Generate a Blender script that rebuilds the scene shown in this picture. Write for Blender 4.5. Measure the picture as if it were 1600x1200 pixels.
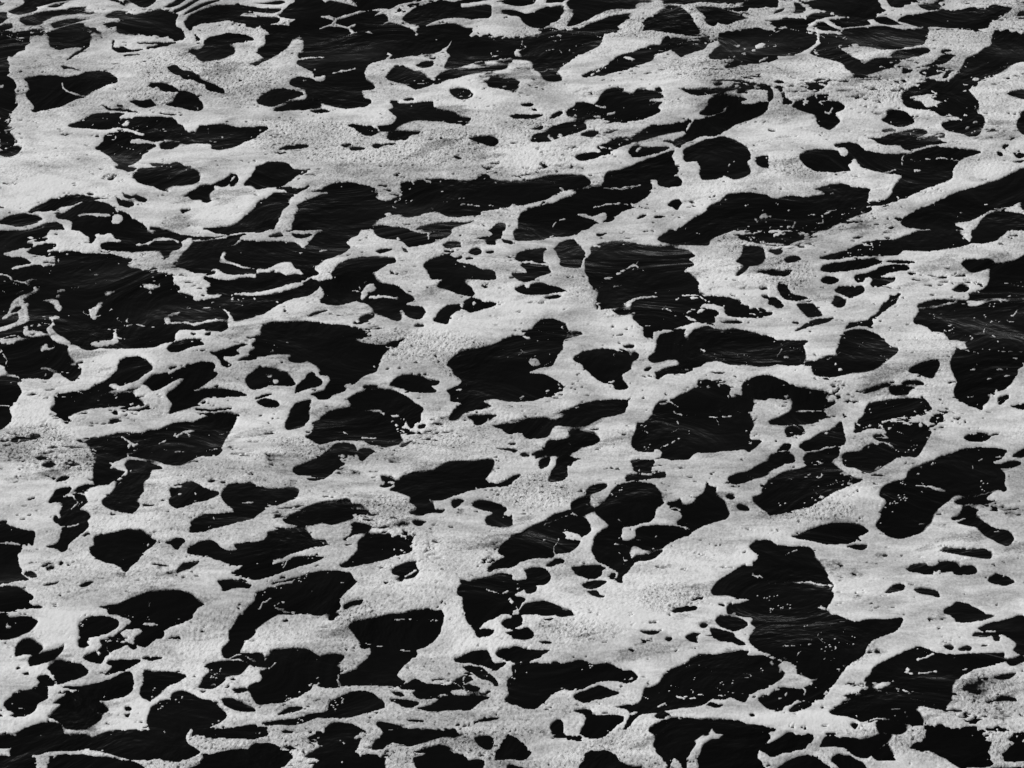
import bpy, math
import numpy as np

for o in list(bpy.data.objects): bpy.data.objects.remove(o)
C = bpy.context.scene.collection
S = bpy.context.scene

# ---------------- camera: looking down on the sea from a pier, long lens ----------------
PITCH = math.radians(32.0); DIST = 30.0; HFOV = math.radians(16.0)
CAM = np.array([0.0, -DIST*math.cos(PITCH), DIST*math.sin(PITCH)])
FPX = 800.0/math.tan(HFOV/2)
cd = bpy.data.cameras.new('camera'); cam = bpy.data.objects.new('camera', cd); C.objects.link(cam)
cam.location = CAM; cam.rotation_euler = (math.radians(90)-PITCH, 0, 0)
cd.sensor_fit = 'HORIZONTAL'; cd.angle = HFOV; cd.clip_start = 0.5; cd.clip_end = 9000
S.camera = cam

# ---------------- light: hazy high sun, black-and-white sky ----------------
SUN_EL = math.radians(52.0); SUN_AZ = math.radians(-62.0)    # azimuth from +Y, negative = left
w = bpy.data.worlds.new('World'); S.world = w; w.use_nodes = True
nt = w.node_tree; nt.nodes.clear()
sky = nt.nodes.new('ShaderNodeTexSky'); sky.sky_type = 'NISHITA'; sky.sun_disc = False
sky.sun_elevation = SUN_EL; sky.sun_rotation = SUN_AZ; sky.air_density = 0.6; sky.dust_density = 0.3
sep = nt.nodes.new('ShaderNodeSeparateColor'); bg = nt.nodes.new('ShaderNodeBackground'); out = nt.nodes.new('ShaderNodeOutputWorld')
bg.inputs['Strength'].default_value = 0.05
nt.links.new(sky.outputs[0], sep.inputs[0]); nt.links.new(sep.outputs['Red'], bg.inputs['Color'])   # red filter of black-and-white work
nt.links.new(bg.outputs[0], out.inputs[0])
sl = bpy.data.lights.new('sun', 'SUN'); sl.energy = 2.7; sl.angle = math.radians(0.53); sl.color = (1, 1, 1)
sun = bpy.data.objects.new('sun', sl); C.objects.link(sun)
from mathutils import Vector
sd = Vector((math.sin(SUN_AZ)*math.cos(SUN_EL), math.cos(SUN_AZ)*math.cos(SUN_EL), math.sin(SUN_EL)))
sun.rotation_euler = sd.to_track_quat('Z', 'Y').to_euler()
S.view_settings.view_transform = 'Standard'; S.view_settings.look = 'None'
S.view_settings.exposure = 0.0; S.view_settings.gamma = 1.0

# ---------------- outlines of the open water, traced from the photograph ----------------
TRACE = '''
T 0 60
D 0,-240 190,-240 185,28 160,50 163,75 130,80 95,95 75,118 48,115 60,165 50,205 60,215 45,235 75,255 105,300 85,325 100,345 93,370 105,400 110,420 90,450 65,495 68,515 45,545 60,585 90,625 110,660 0,685
W 0,300 25,290 20,305 0,312
D 130,675 60,690 0,710 5,738 60,745 105,725 125,700
D 300,-60 310,28 320,55 375,72 440,60 520,50 555,28 560,-60
D 555,28 520,60 470,90 430,120 415,140 430,135 500,95 545,60
D 700,28 704,8 718,12 715,28 710,55 740,60 775,55 830,72 890,68 880,80 790,90 730,88 705,70
D 860,28 1110,28 1000,55 920,75 915,65 960,50 1000,42 880,36
D 765,112 800,100 880,102 870,108 800,110
D 1180,80 1185,70 1215,72 1250,70 1300,45 1315,28 1320,-10 1430,-10 1430,28 1445,60 1470,75 1465,100 1420,120 1330,140 1260,145 1235,130 1220,100 1195,95
D 390,180 400,172 430,175 455,185 510,200 490,203 430,190 400,195
D 110,210 140,206 140,214 115,215
D 145,255 270,232 350,230 390,245 470,235 540,210 620,203 680,215 725,245 732,268 690,285 620,315 560,345 530,368 450,395 380,430 300,445 200,468 215,425 185,390 165,345 190,320 170,285
L 7 388,285 400,315 430,335 470,352 530,362
D 1045,185 1065,175 1100,165 1125,190 1150,205 1190,200 1225,225 1240,250 1290,265 1340,285 1395,322 1400,348 1350,335 1300,325 1280,290 1240,275 1190,255 1160,255 1130,235 1080,220 1055,200
D 930,300 945,280 990,278 1050,288 1110,315 1120,328 1160,330 1220,355 1260,400 1268,448 1200,450 1120,430 1035,420 1080,395 1105,350 1115,335 1050,338 1010,330 985,308 955,312
D 815,400 850,388 900,388 950,380 958,400 975,420 920,437 870,425
D 640,418 665,428 700,440 780,445 870,460 870,464 780,460 680,448 650,432
D 730,420 765,418 770,430 735,430
D 985,470 1060,470 1110,478 1050,480
D 430,555 450,532 500,518 540,495 600,472 660,465 780,470 740,495 790,500 840,488 1040,495 1090,500 1110,530 1140,545 1155,575 1180,590 1210,580 1225,590 1245,550 1300,543 1400,538 1480,555 1600,562 1600,618 1520,650 1470,678 1380,700 1325,692 1325,672 1280,660 1190,658 1165,665 1120,645 1060,632 1000,640 900,630 915,612 880,590 800,572 740,560 640,575 540,562
D 597,685 645,640 655,600 730,588 790,583 870,608 915,612 1000,640 970,645 900,633 830,630 815,655 900,655 960,660 975,675 930,700 920,720 885,735 880,755 830,790 790,800 860,815 840,832 800,838 770,820 725,820 740,790 720,770 680,735 620,700
D 1000,655 1040,645 1110,652 1118,670 1090,690 1010,695
W 765,535 790,515 815,520 800,540 770,545
W 1175,620 1205,610 1200,628 1170,635
W 1320,600 1360,595 1375,605 1330,610
D 835,870 860,830 900,812 960,810 1010,812 950,800 945,780 1060,782 1100,770 1135,780 1145,800 1190,800 1195,815 1235,835 1255,870 1235,900 1160,920 1080,925 1030,945 1060,960 1020,958 970,930 900,915 850,895
W 1045,868 1065,860 1085,878 1050,875
D 1150,985 1200,960 1250,925 1330,910 1390,885 1430,865 1440,850 1475,852 1490,880 1480,910 1445,930 1440,900 1470,870 1450,868 1430,915 1400,930 1340,920 1340,945 1310,965 1290,1000 1200,1010 1185,990
D 1265,1015 1290,1000 1325,1010 1310,1025 1270,1025
D 1525,925 1540,890 1570,860 1600,820 1600,950 1575,920
D 770,970 830,985 860,978 920,1005 905,1025 860,1015 840,1000 790,1000
D 725,995 760,1010 820,1020 840,1045 800,1058 750,1045 735,1025
D 545,975 570,967 588,978 560,985
D 180,1085 310,1015 400,985 500,977 560,992 690,1003 590,1010 500,1022 450,1045 380,1055 350,1075 240,1085
D 350,1095 400,1085 470,1050 540,1018 620,1020 690,1045 740,1075 800,1095 830,1130 900,1165 920,1200 450,1200 450,1150 430,1135 380,1130 350,1120
W 480,1110 520,1092 560,1095 600,1090 700,1105 640,1112 560,1105
W 700,1150 715,1100 760,1105 770,1130 740,1160
L 9 740,1085 715,1050 700,1045
D 0,1145 50,1110 110,1095 200,1100 270,1130 200,1165 130,1180 60,1165 0,1160
D 0,1045 40,1062 0,1060
D 200,1190 300,1150 360,1150 390,1175 400,1200 150,1200
D 1270,1190 1300,1185 1460,1165 1560,1090 1600,1055 1600,1200 1280,1200
D 940,1180 990,1185 1010,1200 940,1200
D 1560,160 1600,148 1600,180
D 680,880 720,875 700,890 670,892
D 1130,1075 1160,1070 1200,1068 1150,1092
T 400 60
D 10,70 60,40 65,28 65,-60 215,-60 220,28 180,75 120,110 40,150 0,182 0,145 30,140 45,120 5,90
D 300,28 310,-240 1200,-240 1215,28 1180,62 1140,90 1000,108 820,135 740,150 690,185 690,250 745,300 740,322 670,325 668,358 722,395 690,425 600,440 520,435 430,410 390,390 330,385 300,320 215,290 250,245 340,245 385,270 430,255 425,235 365,240 340,205 255,160 270,130 265,95 300,80
L 7 270,130 350,120 430,118
L 9 570,72 625,55
L 12 820,95 840,110 820,140
L 5 480,220 550,205 620,195
W 360,238 395,270 425,262 432,238 405,245 395,260 375,250
D 10,400 40,355 120,318 240,322 300,350 250,370 190,395 110,430 50,420
D 110,460 150,430 230,400 340,390 400,415 400,435 300,447 220,450
D 340,455 400,445 450,450 450,468 380,470
L 10 330,378 400,380 410,405
L 8 520,430 545,415
W 350,195 365,190 375,196 360,200
W 455,318 470,312 475,322 462,325
D 1225,28 1225,-240 1600,-240 1600,110 1540,130 1440,145 1380,150 1250,185 1180,190 1175,180 1215,115 1190,80
D 1000,170 1050,140 1110,150 1100,175 1040,182
D 1060,125 1125,120 1110,135
D 812,240 850,195 920,168 945,190 1030,205 1080,250 1115,270 1060,305 1000,320 960,300 900,280 840,265
W 880,268 930,262 930,272
D 1130,240 1200,210 1440,180 1560,162 1580,185 1440,210 1300,235 1200,260 1130,290 1110,285
D 1360,160 1415,150 1440,158 1400,168
D 1500,148 1600,140 1600,155 1520,152
D 1450,270 1490,245 1550,265 1600,255 1600,325 1530,320 1455,300
W 1535,310 1560,285 1575,310
D 1212,325 1240,310 1310,315 1355,340 1345,370 1285,382 1240,365
D 925,385 965,373 998,385 960,393
D 840,395 885,390 890,405 1000,405 1105,395 1110,440 1170,455 1240,465 1260,490 1350,500 1300,555 1285,540 1200,530 1050,515 960,520 830,580 790,585 730,610 690,610 600,560 568,550 590,535 660,545 840,540 880,500 835,455 860,430
L 9 720,548 760,555 770,585
D 820,630 850,590 1025,585 1010,600 955,610 945,635 880,638
D 1330,625 1440,612 1500,620 1518,650 1475,675 1400,650
D 1235,740 1260,733 1290,750 1265,758
D 1575,488 1600,480 1600,502
D 530,672 590,658 595,670 560,682
D 585,692 620,680 690,685 640,703 600,703
D 718,672 750,655 790,660 880,653 850,668 790,672 760,688
D 145,695 190,672 240,670 280,660 335,672 320,690 240,695 160,703
D 110,715 190,712 185,722 125,722
D 0,560 60,552 75,572 0,612
D 0,820 110,772 200,782 235,812 320,830 300,850 260,855 180,920 90,930 0,940
D 120,935 200,930 280,940 340,915 320,940 235,975 180,950
D 0,1055 80,990 130,962 235,975 200,1015 210,1040 160,1080 150,1120 115,1185 100,1200 0,1200
D 320,965 400,945 480,915 570,898 660,915 740,935 765,975 750,990 800,1020 880,995 905,955 905,905 1080,880 1200,880 1380,882 1410,852 1450,852 1470,880 1600,905 1600,1040 1520,1065 1410,1085 1400,1105 1300,1110 1280,1120 1200,1115 1140,1085 1050,1095 1020,1110 940,1120 900,1100 830,1110 760,1140 730,1165 725,1200 235,1200 240,1120 275,1070 260,1045 340,1005 450,972 400,962
W 805,1095 840,1088 850,1105 820,1115
W 790,1040 820,1045 815,1055
W 520,920 545,920 535,932
L 6 970,1020 985,1012
L 6 860,1050 880,1060
L 4 1250,1035 1310,1035 1400,1050 1480,1045
D 1000,1190 1150,1155 1300,1150 1380,1145 1200,1185 1050,1200
D 1475,1180 1530,1155 1560,1165 1550,1200 1450,1200
D 740,1180 800,1170 960,1190 950,1200 740,1200
N 1480,250 100,50 ; 1100,110 60,40
T 800 60
D 0,110 30,108 50,60 70,30 60,-240 560,-240 560,28 500,70 440,100 380,135 300,190 275,215 305,235 312,260 260,270 200,258 185,225 130,180 140,150 70,135 0,130
D 0,28 0,-200 70,-200 60,40 30,65 20,110 0,118
W 30,75 45,85 68,108 20,112
D 440,245 460,222 520,200 600,165 620,140 700,100 800,70 870,45 940,28 960,-60 1240,-60 1230,28 1200,65 1130,92 1040,105 1000,70 975,80 900,100 880,135 740,185 620,220 560,235 500,238
W 700,122 735,115 775,130 740,138
L 5 490,232 545,205
D 1035,110 1085,105 1060,118
D 1300,28 1300,-240 1600,-240 1600,130 1540,158 1500,155 1440,165 1400,180 1340,185 1335,165 1395,130 1340,130 1300,133 1230,120 1260,80 1300,45
W 1525,40 1560,28 1585,40 1550,65 1520,62
L 7 1380,46 1425,48
L 6 1500,76 1520,74
W 1435,98 1460,95 1460,105 1435,105
L 8 1550,145 1600,118
D 0,258 45,270 30,295 45,310 0,320
D 0,335 55,330 0,347
D 1250,265 1340,258 1450,262 1440,268 1300,270
D 1262,285 1285,278 1318,285 1300,303 1270,298
D 1050,315 1120,318 1215,312 1260,320 1330,310 1440,278 1520,285 1600,300 1600,330 1540,320 1400,318 1280,345 1200,355 1165,362 1130,355 1085,335
D 1400,335 1440,328 1485,338 1440,345
D 1230,385 1300,360 1400,360 1470,380 1400,400 1340,425 1320,450 1280,468 1235,480 1170,475 1215,440 1235,415
D 520,410 560,360 590,325 640,308 695,315 690,335 770,360 765,340 790,315 870,325 920,345 945,360 940,375 880,375 830,370 870,390 940,400 915,430 930,455 870,490 780,515 690,527 600,515 540,505 480,505 420,500 350,490 335,470 350,440 385,425 400,400 450,397 510,415 560,425 590,432 550,440 520,425
D 890,318 920,310 940,325 925,338 895,330
L 10 540,425 590,432
L 7 505,490 555,493
L 6 605,472 645,466
D 0,480 100,475 195,478 150,500 60,505 0,500
D 232,500 270,470 312,458 310,475 260,500
D 60,415 110,403 135,415 110,425 70,425
D 120,437 150,440 160,452 135,452
D 115,640 130,605 215,580 250,550 290,535 420,522 460,530 465,560 410,590 330,610 240,645 180,650 120,650
L 12 230,610 240,630 265,638
W 280,612 300,598 318,602 300,618
D 118,567 160,555 200,548 190,565 150,574
L 5 385,545 395,548
D 430,605 475,580 540,578 520,610 495,622 460,615
D 570,595 640,575 680,575 620,593
D 740,648 745,630 800,590 860,555 1000,535 1130,512 1250,485 1300,468 1340,455 1345,430 1400,405 1500,410 1600,395 1590,460 1500,505 1400,540 1270,610 1200,612 1100,645 1060,665 1050,685 1000,655 1040,625 1090,595 1080,580 1000,590 880,620 800,640
L 9 1090,575 1110,545 1130,515
D 940,648 1000,640 1005,652 960,655
D 400,740 430,722 480,710 530,712 520,690 600,655 650,630 720,620 745,640 735,660 670,680 620,710 615,725 560,735 500,755 430,768 405,755
W 520,688 560,705 545,715 525,710
L 5 550,680 615,690
L 6 690,628 720,632
D 735,705 760,675 800,670 820,680 900,675 1000,680 950,700 860,730 790,747 745,740
L 10 780,705 808,685
D 1015,700 920,728 830,760 740,800 680,825 600,838 580,870 580,900 540,925 450,930 400,960 370,985 300,1010 200,1040 90,1075 65,1090 45,1140 50,1200 430,1200 520,1165 620,1140 660,1110 720,1070 790,1050 730,1030 790,1025 860,975 880,920 865,900 900,885 920,925 980,935 1055,915 1055,880 1030,860 1005,855 1050,830 1020,790 1025,770 1000,740
W 560,928 620,935 680,930 810,915 810,922 690,943 600,942
L 7 450,935 520,922 560,918
W 410,1100 460,1098 500,1110 560,1092 590,1090 580,1140 540,1155 500,1130 440,1115
W 730,1027 770,1030 790,1050 760,1050
L 6 290,1140 325,1128
L 5 510,1055 580,1040 680,1032 720,1035
L 5 250,1180 275,1150
W 610,860 635,858 635,866
D 0,905 100,890 200,870 340,857 450,858 475,880 490,905 430,940 300,960 200,1020 110,1045 90,1045 0,1030
L 14 90,1052 180,1030 250,1010 340,985 370,985
L 5 300,935 350,970 
D 970,1040 1010,1010 1045,1008 1052,1035 1035,1075 1010,1055
D 785,1125 810,1105 848,1102 830,1115 800,1125
D 890,1125 905,1110 970,1108 930,1122
D 885,1085 920,1075 900,1088
D 175,795 200,785 235,805 210,808
D 368,800 380,795 385,803 372,810
D 1068,720 1075,695 1160,650 1240,625 1330,615 1400,640 1470,680 1490,720 1490,750 1468,770 1490,830 1480,855 1400,885 1330,862 1280,880 1190,880 1170,850 1175,810 1145,770 1090,770
L 6 1150,770 1172,825
L 4 1350,850 1355,790 1390,765
D 1518,745 1600,732 1600,812 1540,795 1520,770
D 1030,1200 1120,1140 1200,1090 1240,1050 1320,1000 1380,970 1500,965 1600,985 1600,1100 1580,1090 1535,1130 1560,1140 1600,1125 1600,1200
T 1200 60
D 0,108 30,110 70,130 40,140 0,155
D 0,-200 0,105 60,115 150,110 240,72 300,30 300,-60
D 330,28 330,-240 1000,-240 980,28 880,55 800,70 720,68 600,50 500,60 450,65 500,95 570,130 600,152 700,125 820,125 830,150 740,190 640,220 550,245 535,220 490,190 475,165 420,140 300,110 262,98 300,60 
D 600,152 580,160 520,165 490,175 560,200 
W 520,42 560,35 575,48 530,52
L 6 610,100 625,106
D 765,110 800,90 900,65 990,60 1020,85 980,100 870,125 820,130
D 1075,90 1100,75 1150,75 1140,85
D 1000,170 1060,120 1110,98 1155,100 1150,130 1100,160 1050,178 990,180 940,192 935,185
D 835,215 850,198 905,198 890,212 850,225
D 950,215 1000,190 1080,180 1110,195 1090,220 1020,236 970,232
D 1090,248 1120,220 1140,220 1110,250
D 1360,60 1400,40 1450,-240 1600,-240 1600,140 1560,150 1470,200 1400,240 1320,265 1310,290 1255,325 1300,375 1320,420 1310,460 1350,485 1345,540 1325,600 1260,610 1180,590 1110,575 1090,540 1110,520 1195,505 1190,490 1100,485 1050,470 1050,455 920,442 855,420 840,370 850,340 930,295 1040,265 1130,262 1190,215 1240,135 1320,90
W 875,375 940,360 1030,350 1040,365 1010,370 1040,390 1100,405 1090,415 1050,410 1020,430 985,430 960,400
L 6 1220,332 1240,328
L 9 1280,257 1315,257
L 9 1285,527 1312,518
L 7 1225,480 1245,485
L 7 1240,562 1260,558
D 1495,350 1530,328 1600,322 1600,385 1540,370
D 1560,560 1570,500 1600,450 1600,605
D 42,275 70,263 108,278 80,285
D 60,300 80,298 105,330 110,370 150,395 140,410 95,415 95,385 80,340
D 0,300 20,310 35,360 25,385 0,395
D 247,320 265,285 320,270 378,278 355,305 320,325
D 320,405 370,390 440,400 480,430 465,450 430,460 420,480 445,500 445,530 385,570 330,548 310,530 300,490 270,470 215,455 150,430 170,400 240,375 300,350 380,350 370,380
L 6 355,460 390,470 400,435
W 210,405 230,405 228,425
L 6 318,402 380,385
D 710,515 750,490 745,455 790,443 860,460 900,495 915,525 850,552 780,545
D 795,430 830,430 825,438
D 715,580 760,565 805,568 790,580 720,590
D 0,580 20,575 48,580 30,590
D 625,620 700,622 740,605 840,580 900,565 980,568 995,585 970,610 920,632 960,635 1000,618 1040,610 1070,635 1130,650 1060,662 900,695 845,690 830,672 740,665 690,655 670,635
L 6 1040,612 1100,603
W 880,595 895,592 890,605
D 1035,610 1075,590 1110,598 1100,618 1060,618
D 550,642 570,638 575,645
D 200,745 210,720 260,700 340,695 440,700 445,725 480,740 500,710 480,690 420,675 415,660 470,652 560,660 620,700 720,722 820,725 880,722 960,695 1060,680 1200,688 1330,712 1250,740 1200,765 1155,820 1150,870 1110,900 1000,935 900,980 800,1015 700,1042 650,1045 700,1020 770,990 790,940 830,870 800,850 740,845 640,825 580,810 555,770 540,755 520,785 500,795 530,825 440,835 310,833 240,795
W 440,700 485,690 490,715 470,732 450,728
W 500,795 520,785 535,755 555,760 575,800 640,825 530,828
L 8 720,845 760,830 800,820
L 6 840,790 842,740 870,700
L 4 850,765 950,755 1100,750 1200,765
W 910,815 965,825 920,838
W 785,855 835,860 800,900 775,900
D 290,945 370,920 450,905 510,918 530,932 640,940 625,965 630,1020 655,1050 640,1080 520,1120 420,1170 340,1200 0,1200 0,990 50,1005 110,985 250,990 350,975 340,955
L 7 390,972 415,968
W 28,1030 50,1028 45,1040
W 640,1050 660,1048 700,1065 720,1070 660,1075
L 5 350,1100 400,1080 430,1075
L 4 340,1110 350,1180
L 6 150,1180 170,1150
L 3 240,1100 300,1100
D 845,1170 850,1120 900,1090 930,1070 1080,1010 1200,955 1320,925 1500,860 1560,830 1600,812 1600,1200 1000,1195
W 1170,1150 1250,1145 1330,1110 1420,1065 1520,1050 1570,1020 1590,1040 1580,1065 1600,1075 1600,1100 1500,1080 1420,1085 1350,1120 1280,1200 1190,1175
W 1165,1110 1190,1106 1185,1116
L 5 1355,1040 1380,1035
L 4 1200,1090 1240,1070
D 790,1125 820,1118 850,1135 820,1140
D 735,1130 760,1128 755,1138
D 1465,690 1480,660 1510,665 1490,680
D 1540,715 1600,718 1600,740 1560,750
D 1480,705 1500,700 1500,710
D 1435,715 1455,710 1470,735 1445,740
D 1530,775 1580,762 1600,765 1560,778
T 0 360
D 0,0 1600,0 1600,530 1540,555 1465,575 1430,610 1380,630 1250,625 1130,622 1095,650 1090,690 1020,712 930,738 640,735 580,748 540,750 500,730 440,715 420,760 435,800 470,830 525,820 520,835 490,835 515,880 490,920 450,940 380,900 345,885 330,910 300,935 240,925 120,930 50,905 0,850
W 320,0 470,0 550,40 580,40 620,20 640,30 690,20 710,50 755,70 640,80 625,100 640,120 780,135 920,130 1010,135 1020,165 1035,175 1055,165 1060,135 1110,120 1135,100 1130,75 1200,50 1205,85 1150,145 1105,195 1085,215 1150,235 1200,260 1280,270 1300,265 1350,245 1400,270 1480,278 1600,275 1600,295 1540,295 1440,310 1350,305 1290,290 1270,305 1310,320 1320,345 1300,370 1305,400 1385,400 1380,415 1310,430 1230,445 1205,430 1210,415 1130,385 1130,350 1085,330 1085,300 1050,275 960,260 850,240 800,225 805,205 830,185 780,170 700,152 600,145 520,140 440,130 370,140 345,165 340,210 280,220 210,215 120,238 65,240 100,222 200,205 155,175 80,165 20,150 120,120 190,110 215,90 165,75 200,60 280,45
D 172,135 200,110 260,90 340,83 350,95 335,120 290,138 360,130 370,150 300,165 230,160 185,150
D 555,65 570,42 600,42 590,65 568,85
D 215,68 290,50 300,62 240,75
W 165,45 205,42 200,55 175,55
W 915,0 960,0 975,20 960,38 930,22
W 1020,0 1280,0 1340,15 1430,35 1280,42 1150,30 1080,15
L 8 1430,35 1520,18 1600,22
W 1600,22 1530,30 1490,60 1470,90 1400,100 1395,115 1380,165 1370,195 1400,205 1450,215 1520,240 1600,245 1530,230 1460,205 1410,180 1415,140 1410,110 1480,95 1510,65 1600,65
L 7 1200,65 1300,65 1430,38
L 8 870,90 920,85 960,62 1020,50 1075,58 1120,75
W 965,65 1050,45 1065,62 1000,68
L 4 780,75 860,90 940,78
W 1490,120 1520,112 1520,128 1495,130
D 625,132 680,132 690,138 630,138
L 8 0,272 40,280 70,310
L 8 70,310 150,325 200,345
W 180,335 240,355 235,375 255,385 200,410 150,440 190,465 175,490 185,555 160,580 80,610 0,632 0,610 60,590 110,565 105,520 20,560 8,548 45,520 60,480 75,445 130,405 210,380
D 65,520 90,490 130,475 135,495 100,512
L 4 130,320 220,312 270,330
W 148,605 170,605 180,625 260,630 300,650 300,668 200,665 150,655
W 0,685 120,675 240,670 130,690 60,715 0,702
W 230,460 300,435 360,435 390,480 380,510 350,490 320,455
W 308,545 375,533 370,550 335,562 345,585 325,600 345,630 380,660 435,695 440,725 400,715 330,690 305,655 290,610 320,590 325,565
W 350,408 380,405 385,420 355,418
L 6 360,382 400,372
W 435,362 470,358 490,368 475,375
W 245,735 260,725 290,708 300,735 365,735 300,748 270,750 260,765
W 290,800 320,798 318,810 295,812
L 8 260,860 310,865 345,885
L 10 365,842 440,835 480,838
L 5 20,770 45,810 35,850
W 0,845 30,850 40,880 100,905 120,930 100,915 0,920
W 550,500 600,470 630,430 650,430 650,460 620,500 595,535 600,550 575,555 555,520
W 648,395 700,375 715,380 695,405 655,415
W 895,350 940,338 985,352 960,368 920,368
W 568,715 590,695 680,690 708,670 708,640 725,635 745,690 735,705 680,720 600,728
L 4 675,615 740,625
L 5 775,598 830,585
W 585,275 610,275 610,282 590,282
W 560,247 572,247 570,256 562,254
W 735,225 760,215 755,225
W 885,340 895,338 895,345
L 8 1030,560 1040,540 1080,525 1125,515
W 1028,550 1050,530 1060,560 1055,585 1035,585
L 9 1055,580 1140,580 1220,588 1280,570 1350,560 1420,572
W 1420,520 1445,535 1465,575 1430,610 1415,575 1430,550
L 3 1190,450 1160,490 1280,482 1390,485 1430,520
W 1445,425 1470,395 1600,390 1600,408 1480,408 1455,425 1465,440
W 1500,462 1530,460 1545,472 1510,474
L 4 310,270 330,225 345,200
D 1195,640 1225,640 1220,652 1200,652
D 1280,650 1318,640 1310,660 1285,662
D 1290,280 1320,260 1350,262 1330,280
D 1045,745 1080,705 1140,685 1200,678 1260,695 1270,715 1200,725 1150,750 1090,765 1060,758
D 0,920 80,915 140,945 105,960 135,1010 90,1080 85,1100 60,1120 75,1175 65,1200 0,1200
L 6 0,1100 60,1098
D 680,935 735,880 745,830 790,795 870,792 930,820 955,870 900,905 860,935 780,960 770,970 740,975 760,990 880,985 830,1010 900,1080 905,1098 850,1105 600,1110 510,1130 440,1160 425,1175 460,1195 400,1190 380,1170 310,1165 365,1152 320,1125 345,1090 350,1030 390,1015 560,995 600,965 670,940
W 680,965 730,962 760,990 840,1000 870,1020 780,1010 700,1030 590,1040 640,1020 700,1000 740,995 690,985
L 4 390,1035 480,1045 540,1075
D 885,960 935,930 960,905 1060,880 1150,855 1230,825 1330,825 1350,850 1335,880 1360,900 1300,950 1250,980 1200,1000 1060,1010 1100,980 1150,930 1130,925 1050,960 960,1005 920,970
L 14 1050,890 1090,870 1130,862
D 1055,858 1110,850 1090,870 1055,868
D 1040,1025 1070,1005 1150,1005 1230,1000 1300,990 1400,992 1500,1005 1550,1030 1480,1040 1290,1045 1250,1070 1210,1100 1140,1125 1090,1138 1050,1148 1080,1090 1060,1060
D 1220,1115 1320,1120 1440,1105 1455,1115 1300,1135 1225,1128
D 1220,1200 1330,1155 1465,1150 1465,1200
D 1310,765 1400,745 1530,705 1545,712 1480,750 1500,770 1440,790 1395,790 1400,815 1450,840 1430,865 1390,850 1370,810 1340,780
D 1600,690 1570,715 1590,730 1555,775 1600,775
D 1485,815 1540,795 1600,788 1600,805 1520,818
D 1535,930 1560,900 1600,885 1600,990 1550,975
D 1330,975 1370,965 1350,985
D 700,1140 730,1130 735,1155 705,1150
D 760,1165 800,1150 790,1170
D 0,390 0,395
T 400 360
D 0,0 650,0 640,30 600,50 570,75 590,100 570,130 500,160 430,190 375,230 370,245 390,265 390,280 340,300 400,320 475,295 470,270 500,230 560,190 640,168 760,158 870,175 875,200 820,215 780,245 730,270 775,325 860,340 940,390 990,435 930,460 1040,480 1060,515 1040,550 990,555 940,530 920,500 910,560 880,570 820,545 740,520 740,495 700,465 640,450 600,450 540,465 480,468 405,450 430,395 405,350 385,370 340,405 230,430 150,460 0,520
W 0,18 60,10 120,0 430,0 390,20 360,45 330,80 290,108 265,85 200,75 140,70 0,72 0,50
D 75,42 150,15 175,40 140,45
D 225,20 330,22 350,35 300,52 230,40
D 170,0 280,0 200,12
W 0,250 80,235 150,205 215,198 240,235 270,250 298,275 240,275 190,285 140,265 60,262 0,275
W 0,390 100,370 200,340 285,325 295,342 200,375 80,400 0,410
L 5 285,325 340,298 390,285
L 5 400,133 445,127
W 268,137 295,133 300,145 275,145
W 650,430 660,390 680,350 730,335 755,365 730,385 700,390 680,430 660,440
L 4 690,320 640,350 655,390 600,370
L 10 700,418 800,418 890,428
W 905,500 920,495 930,520 920,560 905,530
D 740,0 1225,0 1220,30 1130,65 1070,90 960,105 930,80 870,60 800,55 745,25
W 960,0 1170,0 1090,18 1020,15
L 8 1085,20 1080,60
W 875,45 895,42 898,58 880,60
D 750,132 800,115 855,115 840,130 780,142
D 912,110 935,112 950,135 925,135
D 1175,90 1220,70 1280,78 1275,100 1210,112 1180,105
D 1178,125 1240,125 1235,135 1190,137
D 1380,52 1440,35 1480,25 1450,0 1535,0 1530,45 1480,60 1500,90 1440,85 1440,60
D 1530,60 1590,62 1600,70 1600,92 1560,85
D 1330,140 1370,108 1410,125 1400,150 1360,155
D 1432,135 1480,125 1490,140 1450,148
D 1310,175 1350,170 1360,182 1320,184
D 1045,220 1080,190 1140,165 1200,150 1240,170 1290,162 1280,180 1250,190 1300,205 1360,220 1420,245 1470,245 1500,290 1490,312 1350,308 1200,310 1120,310 1090,300 1070,250
D 1135,355 1165,315 1280,320 1340,355 1370,385 1360,412 1270,400 1180,365
D 1410,345 1450,350 1440,362 1420,358
D 1110,570 1135,520 1200,470 1280,458 1300,440 1350,418 1400,430 1420,445 1500,455 1500,470 1400,500 1340,515 1290,490 1250,510 1210,550 1195,590 1160,585
W 1275,455 1300,450 1300,480 1280,480
W 1350,450 1370,440 1378,460 1355,470
D 1505,462 1550,463 1520,470
D 990,595 1050,592 1055,608 1000,606
D 610,580 660,540 730,520 735,545 680,570 660,588
D 320,535 380,510 455,495 400,520 350,538
D 175,500 190,498 192,512 178,512
D 0,665 30,650 40,610 100,580 200,578 340,570 450,582 600,598 700,620 720,665 600,675 800,715 850,700 940,670 900,700 880,735 830,735 840,742 790,790 760,850 750,885 690,905 640,940 600,975 520,1020 430,1050 400,1062 385,1045 340,1025 430,1000 440,970 465,935 440,905 395,900 390,860 320,810 310,800 240,775 100,778 0,780
W 535,658 590,665 610,680 720,690 790,712 700,708 600,688 545,672
W 800,722 870,735 840,742
W 560,965 600,955 590,985 565,985
L 6 180,702 205,700
L 4 60,690 80,720 110,760 40,775
L 3 110,720 180,765
D 205,810 250,785 300,800 310,822 240,828
D 0,880 40,860 130,868 200,900 245,960 200,972 100,970 0,990
W 65,895 105,900 100,920 75,915
W 110,935 140,935 140,955 115,958
D 240,1015 260,960 300,920 345,885 375,910 415,940 400,975 330,990 270,1010
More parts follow.
